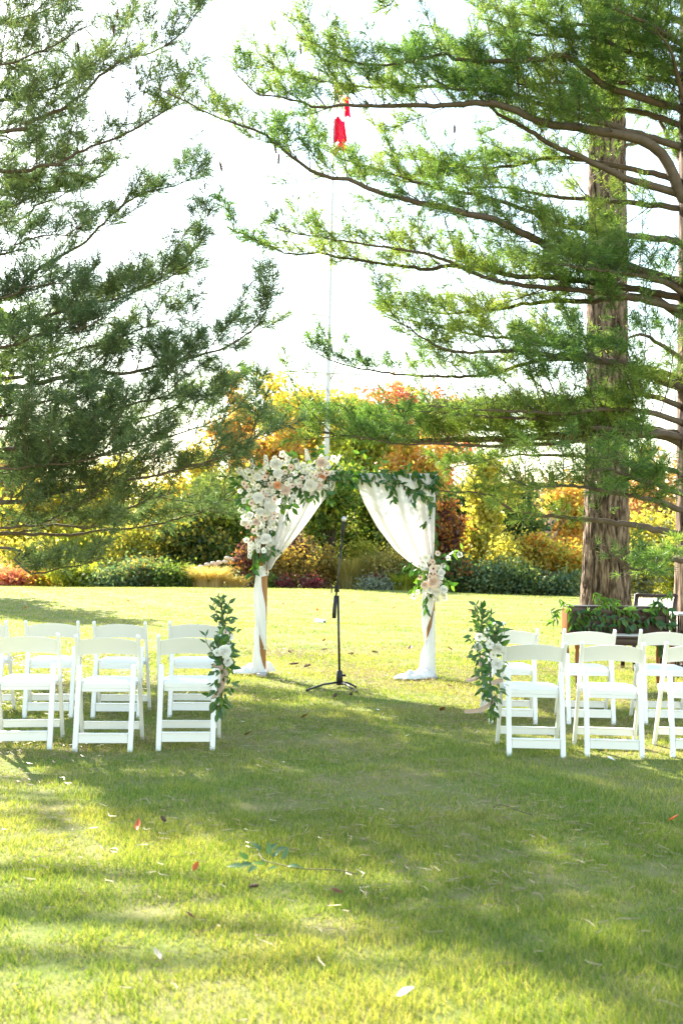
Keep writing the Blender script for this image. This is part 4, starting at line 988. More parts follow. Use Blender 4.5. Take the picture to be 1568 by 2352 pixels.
def drape(label, inner, outer, folds, ph, strips, knot, puddle_pts, beam_span):
    p0 = P(*outer[-1], AD); p0.z = 0
    t = empty('drape', p0, label, 'drape', 'white drapes on the arch')
    n, m = 64, 56
    xi, yi = edge(inner, m); xo, yo = edge(outer, m)
    V = np.zeros((m, n, 3))
    for i in range(m):
        v = i / (m - 1)
        for j in range(n):
            u = j / (n - 1)
            uu = u + .035 * math.sin(u * folds * 6.28 + ph) * v
            q = P(xi[i] + (xo[i] - xi[i]) * uu, yi[i] + (yo[i] - yi[i]) * uu, AD - .055)
            width = abs(xo[i] - xi[i]) / 200
            a = (.024 + .06 * v) * min(1, .25 + width * 1.5)
            q.y += a * math.sin(u * folds * 6.28 + ph + 1.3 * v) + .5 * a * math.sin(u * folds * 15 + 2 * ph + 3 * v) - .05 * math.sin(math.pi * v) * math.sin(math.pi * u) - .02 * v
            q.z += .004 * math.sin(u * 30 + ph) * math.sin(v * 9)
            V[i, j] = q
    b = MB(); b.grid(V); b.build('panel', M['drape'], t, smooth=True)
    # cloth folded over the beam
    if beam_span:
        b = MB(); xa, xb = beam_span
        prof = [(-.052, -.11), (-.054, -.05), (-.052, .0), (-.03, .012), (.03, .012), (.05, .0), (.052, -.09)]
        Vb = np.zeros((len(prof), 40, 3))
        for i, (yy, zz) in enumerate(prof):
            for j in range(40):
                u = j / 39; Vb[i, j] = (xa + (xb - xa) * u, AD + yy * (1 + .05 * math.sin(u * 40)), ATOP + zz + .003 * math.sin(u * 50 + i))
        b.grid(Vb); b.build('beam_wrap', M['drape_thick'], t, smooth=True)
    # lengths of cloth twisted round the post
    for st in strips:
        ys = np.linspace(st[0][0], st[-1][0], 46); a = np.array(st, float)
        xl, xr = np.interp(ys, a[:, 0], a[:, 1]), np.interp(ys, a[:, 0], a[:, 2])
        for _ in range(4):
            for x in (xl, xr): x[1:-1] = (x[:-2] + 2 * x[1:-1] + x[2:]) / 4
        K = 40; V = np.zeros((46, K + 1, 3))
        for i in range(46):
            c = P((xl[i] + xr[i]) / 2, ys[i], AD - .045); hw = max(.004, (xr[i] - xl[i]) / 2 / 200)
            tw = i * .085
            for k in range(K + 1):
                th = 2 * math.pi * k / K
                fo = 1 + .10 * math.sin(th * 5 + tw * 2 + ph) + .06 * math.sin(th * 9 - tw * 3)
                V[i, k] = (c.x + hw * math.cos(th) * (1 + .05 * math.sin(th * 5 + tw)), c.y - .028 * fo * math.sin(th) - .004, max(.02, c.z))
        b = MB(); b.grid(V); b.build('twist', M['drape_thick'], t, smooth=True)
    if knot:
        c = P(knot[0], knot[1], AD); K = 36; V = np.zeros((14, K + 1, 3))
        for i in range(14):
            zz = (i / 13 - .5) * .125
            for k in range(K + 1):
                th = 2 * math.pi * k / K; r = .068 + .008 * math.sin(zz * 160 + 2 * math.sin(th)) + .006 * math.sin(th * 3)
                V[i, k] = (c.x + r * math.cos(th), AD + r * math.sin(th), c.z + zz + .02 * math.cos(th))
        b = MB(); b.grid(V); b.build('tie_band', M['drape_thick'], t, smooth=True)
    # pooled on the grass
    for (px, py, rx, ry, h, sd) in puddle_pts:
        c = G(px, py); A, R = 72, 22; V = np.zeros((R, A + 1, 3))
        for i in range(R):
            r = i / (R - 1)
            for k in range(A + 1):
                th = 2 * math.pi * (k % A) / A
                lob = 1 + .10 * math.sin(2 * th + sd) + .07 * math.sin(5 * th + 2 * sd) + .03 * math.sin(11 * th + sd * 3)
                x, y = rx * r * lob * math.cos(th), ry * r * lob * math.sin(th)
                hh = h * max(0, 1 - r ** 2.2) ** .8 * (.74 + .16 * math.sin(21 * x + 12 * y + sd) + .12 * math.sin(46 * x - 29 * y + 2 * sd) + .08 * math.sin(70 * y + 33 * x)) + .016 * (1 - r * .4) * (1 + .5 * math.sin(7 * th + sd))
                V[i, k] = (c.x + x, c.y + y, max(.012, hh) + .012)
        b = MB(); b.grid(V); b.build('pooled_cloth', M['drape_thick'], t, smooth=True)
    return t

drape('white sheer drape swept to the arch post that carries the big flower corner', [(774, 1094), (768, 1124), (740, 1152), (709, 1196), (682, 1231), (656, 1263), (633, 1288), (622, 1309)],
      [(598, 1090), (598, 1150), (599, 1200), (601, 1250), (604, 1285), (607, 1308)], 3.2, .4,
      [[(1322, 588, 600), (1350, 583, 601), (1390, 582, 609), (1430, 586, 611), (1460, 597, 611), (1492, 608, 611)],
       [(1428, 587, 597), (1460, 583, 595), (1500, 582, 597), (1525, 580, 603), (1543, 578, 611)]],
      (603, 1312), [(568, 1549, .175, .13, .095, .3), (606, 1545, .13, .12, .13, 1.7)], None)
drape('white sheer drape swept to the arch post that carries the small bouquet', [(812, 1090), (816, 1104), (836, 1159), (864, 1210), (904, 1263), (939, 1293), (978, 1317)],
      [(1000, 1086), (1000, 1130), (999, 1190), (998, 1240), (997, 1280), (995, 1300), (992, 1319)], 2.6, 1.1,
      [[(1315, 970, 997), (1350, 969, 998), (1385, 968, 996), (1420, 968, 988), (1440, 968.5, 980), (1478, 975, 977)],
       [(1402, 995, 998), (1440, 990, 998), (1475, 977, 998.5), (1500, 966, 999), (1525, 963, 998), (1548, 964, 1001)]],
      None, [(940, 1562, .175, .13, .075, .9), (972, 1559, .14, .12, .10, 2.2)], (P(806, 1088, AD).x, P(1003, 1088, AD).x))

# ------------------------------------------------------------------ flower corner on the arch
def flower_corner():
    random.seed(21)
    C = lambda x, y, k=0.0: P(533 + .1757 * x, 1029 + .1757 * y, AD - .10 - k)
    t = empty('flower_arrangement', C(600, 500), 'large cascade of white and peach flowers on the arch\'s upper corner', 'flowers')
    S = .1757 / 200 / 2
    for x, y, k, d in ((575, 210, 'peony', 165), (600, 335, 'peony', 140), (345, 655, 'peony', 155), (495, 770, 'peony', 170), (440, 1190, 'peony', 150), (1020, 490, 'peony', 170), (1075, 420, 'rose_cream', 100),
                       (1165, 190, 'rose_blush', 145), (700, 550, 'rose_blush', 140), (590, 485, 'rose_peach', 105), (1170, 380, 'rose_peach', 105), (450, 850, 'rose_cream', 110), (160, 975, 'rose_cream', 100),
                       (230, 880, 'peony', 95), (370, 840, 'peony', 120), (340, 380, 'peony', 110), (800, 640, 'peony', 80), (1240, 210, 'rose_cream', 90), (315, 965, 'rose_blush', 110), (1140, 490, 'rose_blush', 90)):
        put_flower(t, C(x, y, rnd(.06, .12)), k, d * S * 1.06, wob=.3)
    for x, y in ((770, 255), (695, 310), (430, 385), (500, 465), (415, 570), (155, 470), (192, 512), (255, 720), (555, 670), (550, 870), (435, 920), (295, 1090), (920, 395), (885, 495), (790, 495), (1095, 360), (1190, 310), (1235, 335), (545, 920), (215, 1030), (440, 630)):
        put_flower(t, C(x, y, rnd(.05, .13)), random.choice(('open_pink', 'open_blush', 'open_blush')), 86 * S * rnd(.85, 1.15))
    for x, y in ((650, 75), (665, 185), (870, 265), (930, 220), (1045, 230), (955, 315), (510, 520), (495, 595), (545, 565), (345, 505), (270, 455), (220, 555), (95, 300), (330, 300), (395, 1035), (495, 1035), (170, 900), (385, 950),
                 (1220, 510), (1330, 140), (1270, 250), (410, 1345), (190, 1210), (1000, 245), (300, 790), (455, 560), (540, 1010), (1080, 270), (250, 400), (860, 220), (520, 960), (360, 1130), (480, 1290), (250, 1250), (610, 420), (720, 470), (650, 620), (830, 330), (980, 400), (1120, 300), (290, 520), (400, 720), (230, 640), (470, 690), (330, 880), (480, 900), (410, 980), (350, 1040), (430, 1090), (760, 420), (860, 440), (1080, 480), (280, 330), (400, 290), (520, 400), (720, 200), (1210, 260), (1300, 330), (1150, 420), (1050, 340), (130, 380), (210, 300), (110, 560), (160, 690), (130, 820), (240, 980), (330, 1220), (290, 1300), (540, 470), (640, 500), (920, 300), (560, 130), (740, 130), (830, 170)):
        put_flower(t, C(x, y, rnd(.03, .10)), random.choice(('open_white', 'open_white', 'open_cream')), 98 * S * rnd(.75, 1.2), wob=.5)
    for x, y, L, dx, dz in ((300, 360, .20, -.25, 1), (450, 330, .21, -.05, 1), (1000, 200, .17, -.2, 1), (1330, 230, .14, .5, .8), (260, 1200, .22, -.1, -1), (340, 1150, .2, .05, -1), (850, 560, .17, -.5, -.9), (230, 420, .15, -.6, .5)):
        inst('flower_spike', SPIKE, t, frame(C(x, y, .05), (dx, -.25, dz), (0, -1, .2), L))
    for x, y in ((680, 400), (430, 450), (760, 340), (1310, 430), (1390, 280), (540, 1280), (370, 745), (520, 980), (730, 400), (1280, 480), (640, 720), (560, 1230), (300, 600), (980, 330)):
        inst('filler_sprig', FILLER, t, facing(C(x, y, .08), (rnd(-.4, .4), -1, rnd(-.3, .5)), .06, rnd(0, 6)))
    # foliage: outward round the rim, behind the blooms, and hanging sprays
    spine = [(200, 480), (350, 420), (520, 400), (700, 400), (900, 380), (1080, 380), (1230, 380), (340, 640), (380, 820), (380, 980), (420, 1130), (430, 1260), (250, 560), (300, 900), (600, 560), (760, 480)]
    for k in range(255):
        x, y = random.choice(spine); a = rnd(0, 6.283); r = rnd(20, 215)
        p = C(x + r * math.cos(a), y - r * .8 * math.sin(a), rnd(-.06, .05))
        d = Vector((math.cos(a), rnd(-.6, .1), math.sin(a) * .9 - .1))
        put_leaf(t, p, d, rnd(.07, .12), random.choice(('smilax', 'smilax', 'smilax', 'eucalyptus')))
    for pts, n in (([(640, 600), (690, 680), (700, 740)], 6), ([(760, 580), (780, 690), (790, 780)], 7), ([(930, 560), (950, 640), (960, 700)], 6), ([(1090, 560), (1080, 620), (1060, 670)], 5), ([(600, 760), (680, 800), (730, 860), (700, 950)], 9),
                   ([(1180, 540), (1230, 580), (1260, 640)], 6), ([(400, 1300), (420, 1390), (410, 1440)], 8), ([(300, 1330), (310, 1450), (280, 1560), (250, 1640)], 16), ([(500, 1290), (510, 1360), (500, 1410)], 4), ([(90, 480), (60, 440), (50, 400)], 5),
                   ([(1100, 120), (1110, 60), (1130, -20)], 8), ([(880, 160), (860, 110), (800, 120)], 5), ([(150, 620), (120, 700), (150, 800)], 7), ([(1300, 370), (1400, 360), (1480, 375), (1580, 370)], 16), ([(1250, 400), (1360, 440), (1460, 430)], 9), ([(400, 250), (350, 220), (310, 210)], 5), ([(1220, 640), (1240, 700), (1290, 700)], 6)):
        vine(t, [C(x, y, .07) for x, y in pts], n, .10, ('smilax', 'smilax', 'smilax_light'))
    b = MB()
    for x, y in spine:
        c = C(x, y, .06); b.tube([c, c + Vector((0, .09, rnd(-.1, .0)))], .006, 4)
    b.tube([C(380, 1350, -.03), C(370, 900, -.02), C(420, 430, -.02), C(800, 360, -.02), C(1400, 370, -.02)], .022, 6)
    b.build('stem_bundle', M['vine_stem'], t)
flower_corner()

def side_bouquet():
    random.seed(23)
    C = lambda x, y, k=0.0: P(790 + .1757 * x, 1029 + .1757 * y, AD - .09 - k)
    t = empty('flower_arrangement', C(1150, 1700), 'small white and blush bouquet tied halfway up the draped arch post', 'flowers')
    S = .1757 / 200 / 2
    for x, y, k, d in ((1165, 1750, 'rose_blush', 175), (1215, 1885, 'rose_cream', 120), (1165, 1580, 'open_blush', 130), (1270, 1630, 'peony', 105), (1255, 1685, 'peony', 95), (1300, 1850, 'peony', 115), (1050, 1790, 'rose_blush', 105), (1070, 1435, 'open_white', 130), (1130, 1850, 'peony', 110)):
        put_flower(t, C(x, y, rnd(.07, .13)), k, d * S * 1.0, wob=.3)
    for x, y in ((1110, 1470), (1158, 1492), (995, 1690), (1180, 1650), (1222, 1380), (1120, 1690)):
        put_flower(t, C(x, y, rnd(.06, .12)), random.choice(('open_pink', 'open_blush')), 80 * S)
    for x, y in ((1355, 1440), (1100, 1840), (1215, 1985), (1210, 1810), (905, 1940), (955, 1885), (1300, 1930), (1020, 1560), (1290, 1545), (1230, 1570), (1320, 1960), (1080, 1900), (1500, 1395), (1260, 1770), (1030, 1500), (1180, 1960)):
        put_flower(t, C(x, y, rnd(.02, .1)), random.choice(('open_white', 'open_cream')), 92 * S * rnd(.75, 1.15), wob=.5)
    for x, y in ((1040, 1540), (1080, 1560), (1000, 1430), (1290, 1900), (1200, 1930)):
        inst('filler_sprig', FILLER, t, facing(C(x, y, .07), (rnd(-.4, .4), -1, rnd(-.3, .5)), .065, rnd(0, 6)))
    for pts, n, ks in (([(1000, 1600), (900, 1580), (800, 1540)], 9, ('smilax_light', 'smilax')), ([(1040, 1750), (950, 1780), (900, 1850)], 9, ('smilax_light',)), ([(1240, 1450), (1380, 1390), (1540, 1330)], 11, ('smilax_light', 'smilax')),
                       ([(1280, 1700), (1340, 1760), (1390, 1790)], 7, ('smilax_light', 'smilax')), ([(1120, 1900), (1070, 1960), (1060, 2050), (1080, 2150)], 9, ('smilax',)), ([(1200, 1450), (1250, 1500), (1330, 1520)], 6, ('smilax',)), ([(1100, 1600), (1000, 1660), (960, 1740)], 7, ('smilax', 'smilax_light'))):
        vine(t, [C(x, y, .04) for x, y in pts], n, .09, ks)
    for k in range(46):
        a = rnd(0, 6.28); r = rnd(20, 150); p = C(1150 + r * .8 * math.cos(a), 1700 - r * 1.5 * math.sin(a), rnd(-.05, .03))
        put_leaf(t, p, Vector((math.cos(a), rnd(-.6, .1), math.sin(a))), rnd(.06, .1), random.choice(('smilax', 'smilax', 'smilax_light')))
    b = MB(); b.tube([C(1120, 1420, .0), C(1150, 1700, .03), C(1130, 1950, .0)], .02, 6); b.build('stem_bundle', M['vine_stem'], t)
side_bouquet()

def beam_garland():
    random.seed(25)
    C = lambda x, y, k=0.0: P(790 + .1757 * x, 1029 + .1757 * y, AD - .075 - k)
    t = empty('garland', C(650, 330), 'dark green leafy vine garland trailing along the arch\'s draped beam', 'garland')
    for pts, n, ks in (([(-150, 330), (60, 330), (250, 330), (480, 320), (700, 310), (900, 330), (1100, 330), (1210, 350)], 46, ('smilax',)),
                       ([(100, 350), (230, 420), (450, 450), (600, 480), (720, 470)], 20, ('smilax',)), ([(560, 340), (680, 430), (800, 500), (900, 560), (1000, 560)], 24, ('smilax',)),
                       ([(900, 330), (980, 430), (1080, 480), (1180, 520)], 18, ('smilax',)), ([(1180, 360), (1190, 480), (1200, 600), (1250, 640), (1340, 620)], 18, ('smilax', 'eucalyptus')), ([(620, 480), (640, 560), (640, 680)], 7, ('smilax',)),
                       ([(780, 520), (860, 640), (890, 720), (890, 800)], 10, ('smilax',)), ([(1000, 560), (1040, 640), (1120, 700), (1140, 770)], 14, ('smilax', 'smilax_light')), ([(1000, 560), (920, 590), (880, 660)], 8, ('smilax',)),
                       ([(1140, 850), (1110, 930), (1060, 990)], 6, ('smilax',)), ([(1200, 650), (1180, 800), (1190, 1000), (1170, 1150), (1190, 1300), (1160, 1420)], 18, ('smilax', 'smilax')),
                       ([(60, 320), (130, 220), (200, 150), (200, 70)], 9, ('smilax_light', 'smilax')), ([(300, 300), (270, 200), (290, 150)], 6, ('smilax_light', 'eucalyptus')), ([(430, 320), (500, 150), (500, 80)], 6, ('smilax_light',)),
                       ([(700, 310), (740, 250), (830, 230)], 6, ('smilax',)), ([(30, 350), (60, 420), (120, 460)], 8, ('smilax',)), ([(-100, 350), (-60, 420), (-30, 470)], 8, ('smilax', 'smilax_light'))):
        vine(t, [C(x, y, .03 if y < 800 else .02) for x, y in pts], n, .095, ks, hang=.5)
beam_garland()

# ------------------------------------------------------------------ microphone on its stand
def microphone():
    d = 10.25; f = G(780, 1577); d = f.y
    t = empty('microphone_stand', f, 'black tripod boom microphone stand set upright in the arch\'s opening', 'microphone stand')
    q = lambda px, py, k=0: P(px, py, d + k)
    hub = q(780, 1562)
    for e in ((704, 1588), (818, 1592), (817, 1580)):
        g = G(*e); b = MB(); b.tube([hub + Vector((0, 0, -.02)), (hub + g) * .5 + Vector((0, 0, .012)), g + Vector((0, 0, .012))], [.012, .0105, .010], 10); L = b.build('leg', M['black_metal'], t, smooth=True)
        b = MB(); b.tube([g + Vector((0, 0, .012)) + (hub - g) * .07, g + Vector((0, 0, .010)) + (hub - g) * -.01], .013, 10); b.build('rubber_foot', M['black_plastic'], L)
    lo = q(779.5, 1553); mid = q(776, 1368)
    b = MB(); b.tube([lo + Vector((0, 0, .06)), lo + Vector((0, 0, .055)), lo, hub + Vector((0, 0, -.05))], [.018, .028, .034, .036], 14); b.build('hub', M['black_plastic'], t, smooth=True)
    b = MB(); b.tube([lo, (lo + mid) / 2, mid], [.0125, .0125, .0125], 12); b.build('lower_tube', M['black_metal'], t, smooth=True)
    b = MB(); b.tube([hub + Vector((.03, 0, .05)), hub + Vector((.06, -.01, .05))], .012, 8); b.build('knob', M['black_plastic'], t)
    c = q(773.5, 1352)
    b = MB(); b.box(c + Vector((0, .0, 0)), (.05, .045, .075)); me = b.mesh('clutch', M['black_plastic']); bevel(me, .008); inst('clutch', me, t, Matrix.Identity(4))
    b = MB(); b.tube([c + Vector((-.02, -.02, .01)), c + Vector((-.055, -.03, .01))], .007, 8); b.tube([c + Vector((-.055, -.03, .055)), c + Vector((-.055, -.03, -.045))], .006, 8); b.build('t_handle', M['black_plastic'], t)
    bo, up = q(768.5, 1402, -.03), q(786.5, 1226, -.03)
    b = MB(); b.tube([bo, up], .0095, 12); b.build('boom', M['black_metal'], t, smooth=True)
    b = MB(); b.tube([q(767, 1420, -.03), q(768, 1400, -.03), q(771, 1368, -.03)], [.021, .021, .018], 12); b.build('boom_grip', M['black_plastic'], t, smooth=True)
    b = MB(); b.tube([q(782.5, 1262, -.03), q(783.5, 1255, -.03)], .014, 10); b.build('collar', M['black_plastic'], t)
    b = MB(); b.tube([q(785.5, 1233, -.03), q(787, 1218, -.04), q(788.5, 1206, -.045)], [.014, .021, .018], 12); b.build('mic_clip', M['black_plastic'], t, smooth=True)
    m = empty('microphone', q(787, 1214, -.045), 'silver headed black handheld microphone clipped on top of the stand', 'microphone')
    a, e = q(786.2, 1222, -.045), q(790.8, 1186, -.06); dr = (e - a)
    b = MB(); b.tube([a, a + dr * .3, a + dr * .66, a + dr * .7], [.0135, .016, .0205, .0215], 14); b.build('handle', M['black_plastic'], m, smooth=True)
    b = MB(); pr = [(0.0, .021), (.08, .0275), (.35, .029), (.65, .026), (.9, .016), (1.0, .003)]
    b.tube([a + dr * (.72 + .30 * k) for k, _ in pr], [r for _, r in pr], 16); b.build('grille', M['mic_grille'], m, smooth=True)
    b = MB(); b.tube([a + dr * .695, a + dr * .735], .0235, 16); b.build('ring', M['steel'], m, smooth=True)
microphone()

# ------------------------------------------------------------------ folding chairs
def chair_parts():
    out = []
    R = M['white_resin']
    def mk(name, f, off=.005, mat=R, sub=None):
        b = MB(); f(b); me = b.mesh(name, mat)
        if off: bevel(me, off)
        for p in me.polygons: p.use_smooth = False
        out.append((name, me, sub))
    for s in (-1, 1):
        mk('back_post', lambda b: b.bar((s * .211, .235, .0), (s * .207, -.165, .778), .026, .034), .008)
        mk('rear_leg', lambda b: b.bar((s * .182, -.235, .0), (s * .182, -.140, .575), .036, .028), .009)
    def back(b):
        n, m = 17, 7; A = np.zeros((2, n, m, 3))
        for i in range(n):
            x = -.197 + .394 * i / (n - 1); k = (x / .197) ** 2
            zt, zb = .762 - .026 * k, .650 - .018 * k
            for j in range(m):
                z = zb + (zt - zb) * j / (m - 1); y = .235 - .400 * z / .778 - .022 * (1 - k)
                A[0, i, j] = (x, y - .008, z); A[1, i, j] = (x, y + .008, z)
        b.grid(A[0]); b.grid(A[1][::-1])
        for jj in (0, m - 1): b.grid(np.stack([A[0, :, jj], A[1, :, jj]], 0) if jj == m - 1 else np.stack([A[1, :, jj], A[0, :, jj]], 0))
        for ii in (0, n - 1): b.grid(np.stack([A[0, ii], A[1, ii]], 0))
    mk('backrest', back, 0)
    def seat(b):
        pl = [(-.160, -.150), (.160, -.150), (.163, -.02), (.193, .02), (.193, .215), (.175, .243), (-.175, .243), (-.193, .215), (-.193, .02), (-.163, -.02)]
        n = len(pl); V = [(x, y, .418) for x, y in pl] + [(x, y, .448) for x, y in pl] + [(0, .03, .418), (0, .03, .448)]
        b.add(V, [(i, (i + 1) % n, n + (i + 1) % n, n + i) for i in range(n)], [(2 * n, (i + 1) % n, i) for i in range(n)] + [(2 * n + 1, n + i, n + (i + 1) % n) for i in range(n)])
    mk('seat', seat, 0)
    def pad(b):
        n = 14; V = np.zeros((n, n, 3))
        for i in range(n):
            for j in range(n):
                u, v = i / (n - 1) * 2 - 1, j / (n - 1) * 2 - 1; y = .038 + v * .188; w = .152 if y < 0 else .176
                e = min(1, (1 - abs(u)) * 6) * min(1, (1 - abs(v)) * 6)
                V[i, j] = (u * w, y, .4485 + .014 * e ** .6)
        b.grid(V[::-1])
    mk('pad', pad, 0, M['white_pad'], 'seat')
    mk('apron', lambda b: b.box((0, -.140, .405), (.322, .016, .024)), .003)
    mk('apron', lambda b: b.box((0, .225, .405), (.37, .016, .024)), .003)
    def rail(b):
        y = lambda z: -.235 + .095 * z / .575
        b.box((0, y(.09) + .001, .088), (.326, .018, .056))
    mk('rail', rail, .004)
    mk('rail_lip', lambda b: b.box((0, -.2165, .121), (.326, .034, .010)), .003)
    mk('rail', lambda b: b.box((0, .180, .110), (.394, .020, .046)), .004)
    for s in (-1, 1):
        mk('hinge_bolt', lambda b: b.lathe([(.009, 0), (.009, .004), (.001, .006)], (s * .2245, -.005, .466), 10, Matrix(((0, 0, s), (0, 1, 0), (1, 0, 0)))), 0, M['steel'])
    mk('rail_lip', lambda b: b.box((0, .178, .1375), (.394, .030, .009)), .003)
    return out
CH = chair_parts()
def chair(label, px, py, rot, group):
    g = G(px, py); g.z = 0
    c = Vector((g.x, g.y + .235, 0)); c.z = float(gz(c.x, c.y)) - .004
    t = empty('folding_chair', c, label, 'chair', group); t.rotation_euler = (0, 0, math.radians(rot))
    made = {}
    for name, me, sub in CH:
        o = bpy.data.objects.new(name, me); COL.objects.link(o); o.parent = made.get(sub, t) if sub else t
        made.setdefault(name, o)
    return t
GL, GR = 'white folding chairs on the side of the big pine limbs', 'white folding chairs on the side of the wooden desk'
LC = [chair('white folding chair cut by the photo\'s left edge, nearer row', 38, 1722, 8.5, GL), chair('white folding chair in the middle of the nearer left row', 229, 1727, 4.8, GL),
      chair('white folding chair at the aisle end of the nearer left row', 419, 1724, 5.2, GL),
      chair('sliver of a white folding chair at the photo\'s left edge, farther row', -66, 1651, 6, GL), chair('white folding chair second from the photo\'s left edge, farther left row', 101, 1650, 7.6, GL),
      chair('white folding chair third from the photo\'s left edge, farther left row', 262, 1652, 3.2, GL), chair('white folding chair at the aisle end of the farther left row', 437, 1650, 3.6, GL)]
RC = [chair('white folding chair at the aisle end of the nearer right row', 1234, 1737, -2.4, GR), chair('white folding chair in the middle of the nearer right row', 1419, 1740, -6, GR),
      chair('white folding chair cut by the photo\'s right edge, nearer row', 1616, 1742, -6, GR),
      chair('white folding chair at the aisle end of the farther right row', 1180, 1660, -2, GR), chair('white folding chair in the middle of the farther right row', 1360, 1663, -2.6, GR),
      chair('white folding chair cut by the photo\'s right edge, farther row', 1540, 1665, -5, GR)]

# ------------------------------------------------------------------ aisle posies tied to the end chairs
def ribbon_strip(parent, pts, w, twist=1.2):
    path, L = smooth_path(pts, .02); n = len(path); V = np.zeros((n, 5, 3)); tan = np.gradient(path, axis=0)
    for i in range(n):
        t = tan[i] / np.linalg.norm(tan[i]); s = np.cross(t, [math.sin(i / n * twist * 3), -1, .2 * math.cos(i * .3)]); s /= np.linalg.norm(s); nn = np.cross(t, s)
        for j in range(5):
            u = j / 2 - 1; V[i, j] = path[i] + s * w * u * (.6 + .5 * math.sin(i / n * 3)) + nn * .012 * math.cos(u * 2.2)
    b = MB(); b.grid(V); b.build('ribbon', M['ribbon'], parent, smooth=True)

def posy(label, top, bot, d, side, seed, blooms, ribbons, n=62):
    random.seed(seed)
    A, B = P(*top, d), P(*bot, d)
    t = empty('aisle_posy', (A + B) / 2, label, 'flowers', 'greenery posies on the aisle chairs')
    b = MB(); path, L = smooth_path([A, (A + B) / 2 + Vector((side * .03, -.03, 0)), B], .03); b.tube(path, .007, 5); b.build('stem', M['vine_stem'], t)
    for k in range(int(n * 1.5)):
        f = rnd(0, 1); p = Vector(path[int(f * (len(path) - 1))])
        wide = (.25 + 1.0 * math.sin(math.pi * min(1, f * .95 + .03)) ** .9)
        a, c = rnd(-1, 1), rnd(-1, .4)
        d_ = Vector((a * rnd(.3, 1.1), c * .7, (.9 - 1.9 * f) * rnd(.4, 1.2) + rnd(-.5, .5)))
        off = Vector((a * rnd(.0, .085) * wide, c * .06 * wide, rnd(-.03, .03)))
        put_leaf(t, p + off, d_, rnd(.034, .074), random.choice(('eucalyptus', 'eucalyptus', 'smilax', 'smilax_light', 'slim')))
    for sx in (-1, 1, 0):
        e = A + Vector((sx * rnd(.04, .09), -.03, rnd(-.05, .06))); vine(t, [Vector(path[len(path) // 3]), (A + e) / 2 + Vector((sx * .03, -.02, -.04)), e], 9, .06, ('eucalyptus', 'smilax', 'slim'), hang=0, spread=.8)
    for x, y, k, r in blooms: put_flower(t, P(x, y, d - .10), k, r * .85, (side * .5, -.9, .1))
    for r in ribbons: ribbon_strip(t, [P(x, y, d - .07 - q * .01) for q, (x, y) in enumerate(r)], .015)
posy('tall green sprig posy with white blooms on the farther left aisle chair', (508, 1384), (513, 1560), 7.80, 1, 31, [(528, 1463, 'open_white', .036), (518, 1452, 'open_blush', .034), (521, 1480, 'peony', .045), (500, 1490, 'open_white', .04)], [], 95)
posy('hanging green posy with blush ribbon on the nearer left aisle chair', (503, 1470), (503, 1640), 6.58, 1, 33, [(516, 1496, 'peony', .055), (523, 1520, 'peony', .042), (498, 1500, 'open_white', .04)],
     [[(489, 1527), (498, 1530), (512, 1532)], [(507, 1530), (510, 1560), (503, 1585), (488, 1604)], [(509, 1532), (520, 1548), (512, 1566), (505, 1590)]], 88)
posy('full green posy with white blooms on the farther right aisle chair', (1108, 1402), (1108, 1565), 7.95, -1, 35, [(1101, 1462, 'open_white', .05), (1098, 1485, 'peony', .045), (1118, 1450, 'open_cream', .03)], [[(1108, 1500), (1104, 1515), (1100, 1530)], [(1098, 1552), (1085, 1560), (1070, 1562)]], 110)
posy('long green posy with white blooms on the nearer right aisle chair', (1136, 1448), (1132, 1640), 6.72, -1, 37, [(1143, 1490, 'peony', .05), (1125, 1480, 'open_white', .04), (1141, 1525, 'peony', .05), (1133, 1505, 'open_cream', .036)],
     [[(1155, 1562), (1142, 1564), (1128, 1570)], [(1140, 1596), (1125, 1615), (1100, 1630), (1066, 1634)]], 100)

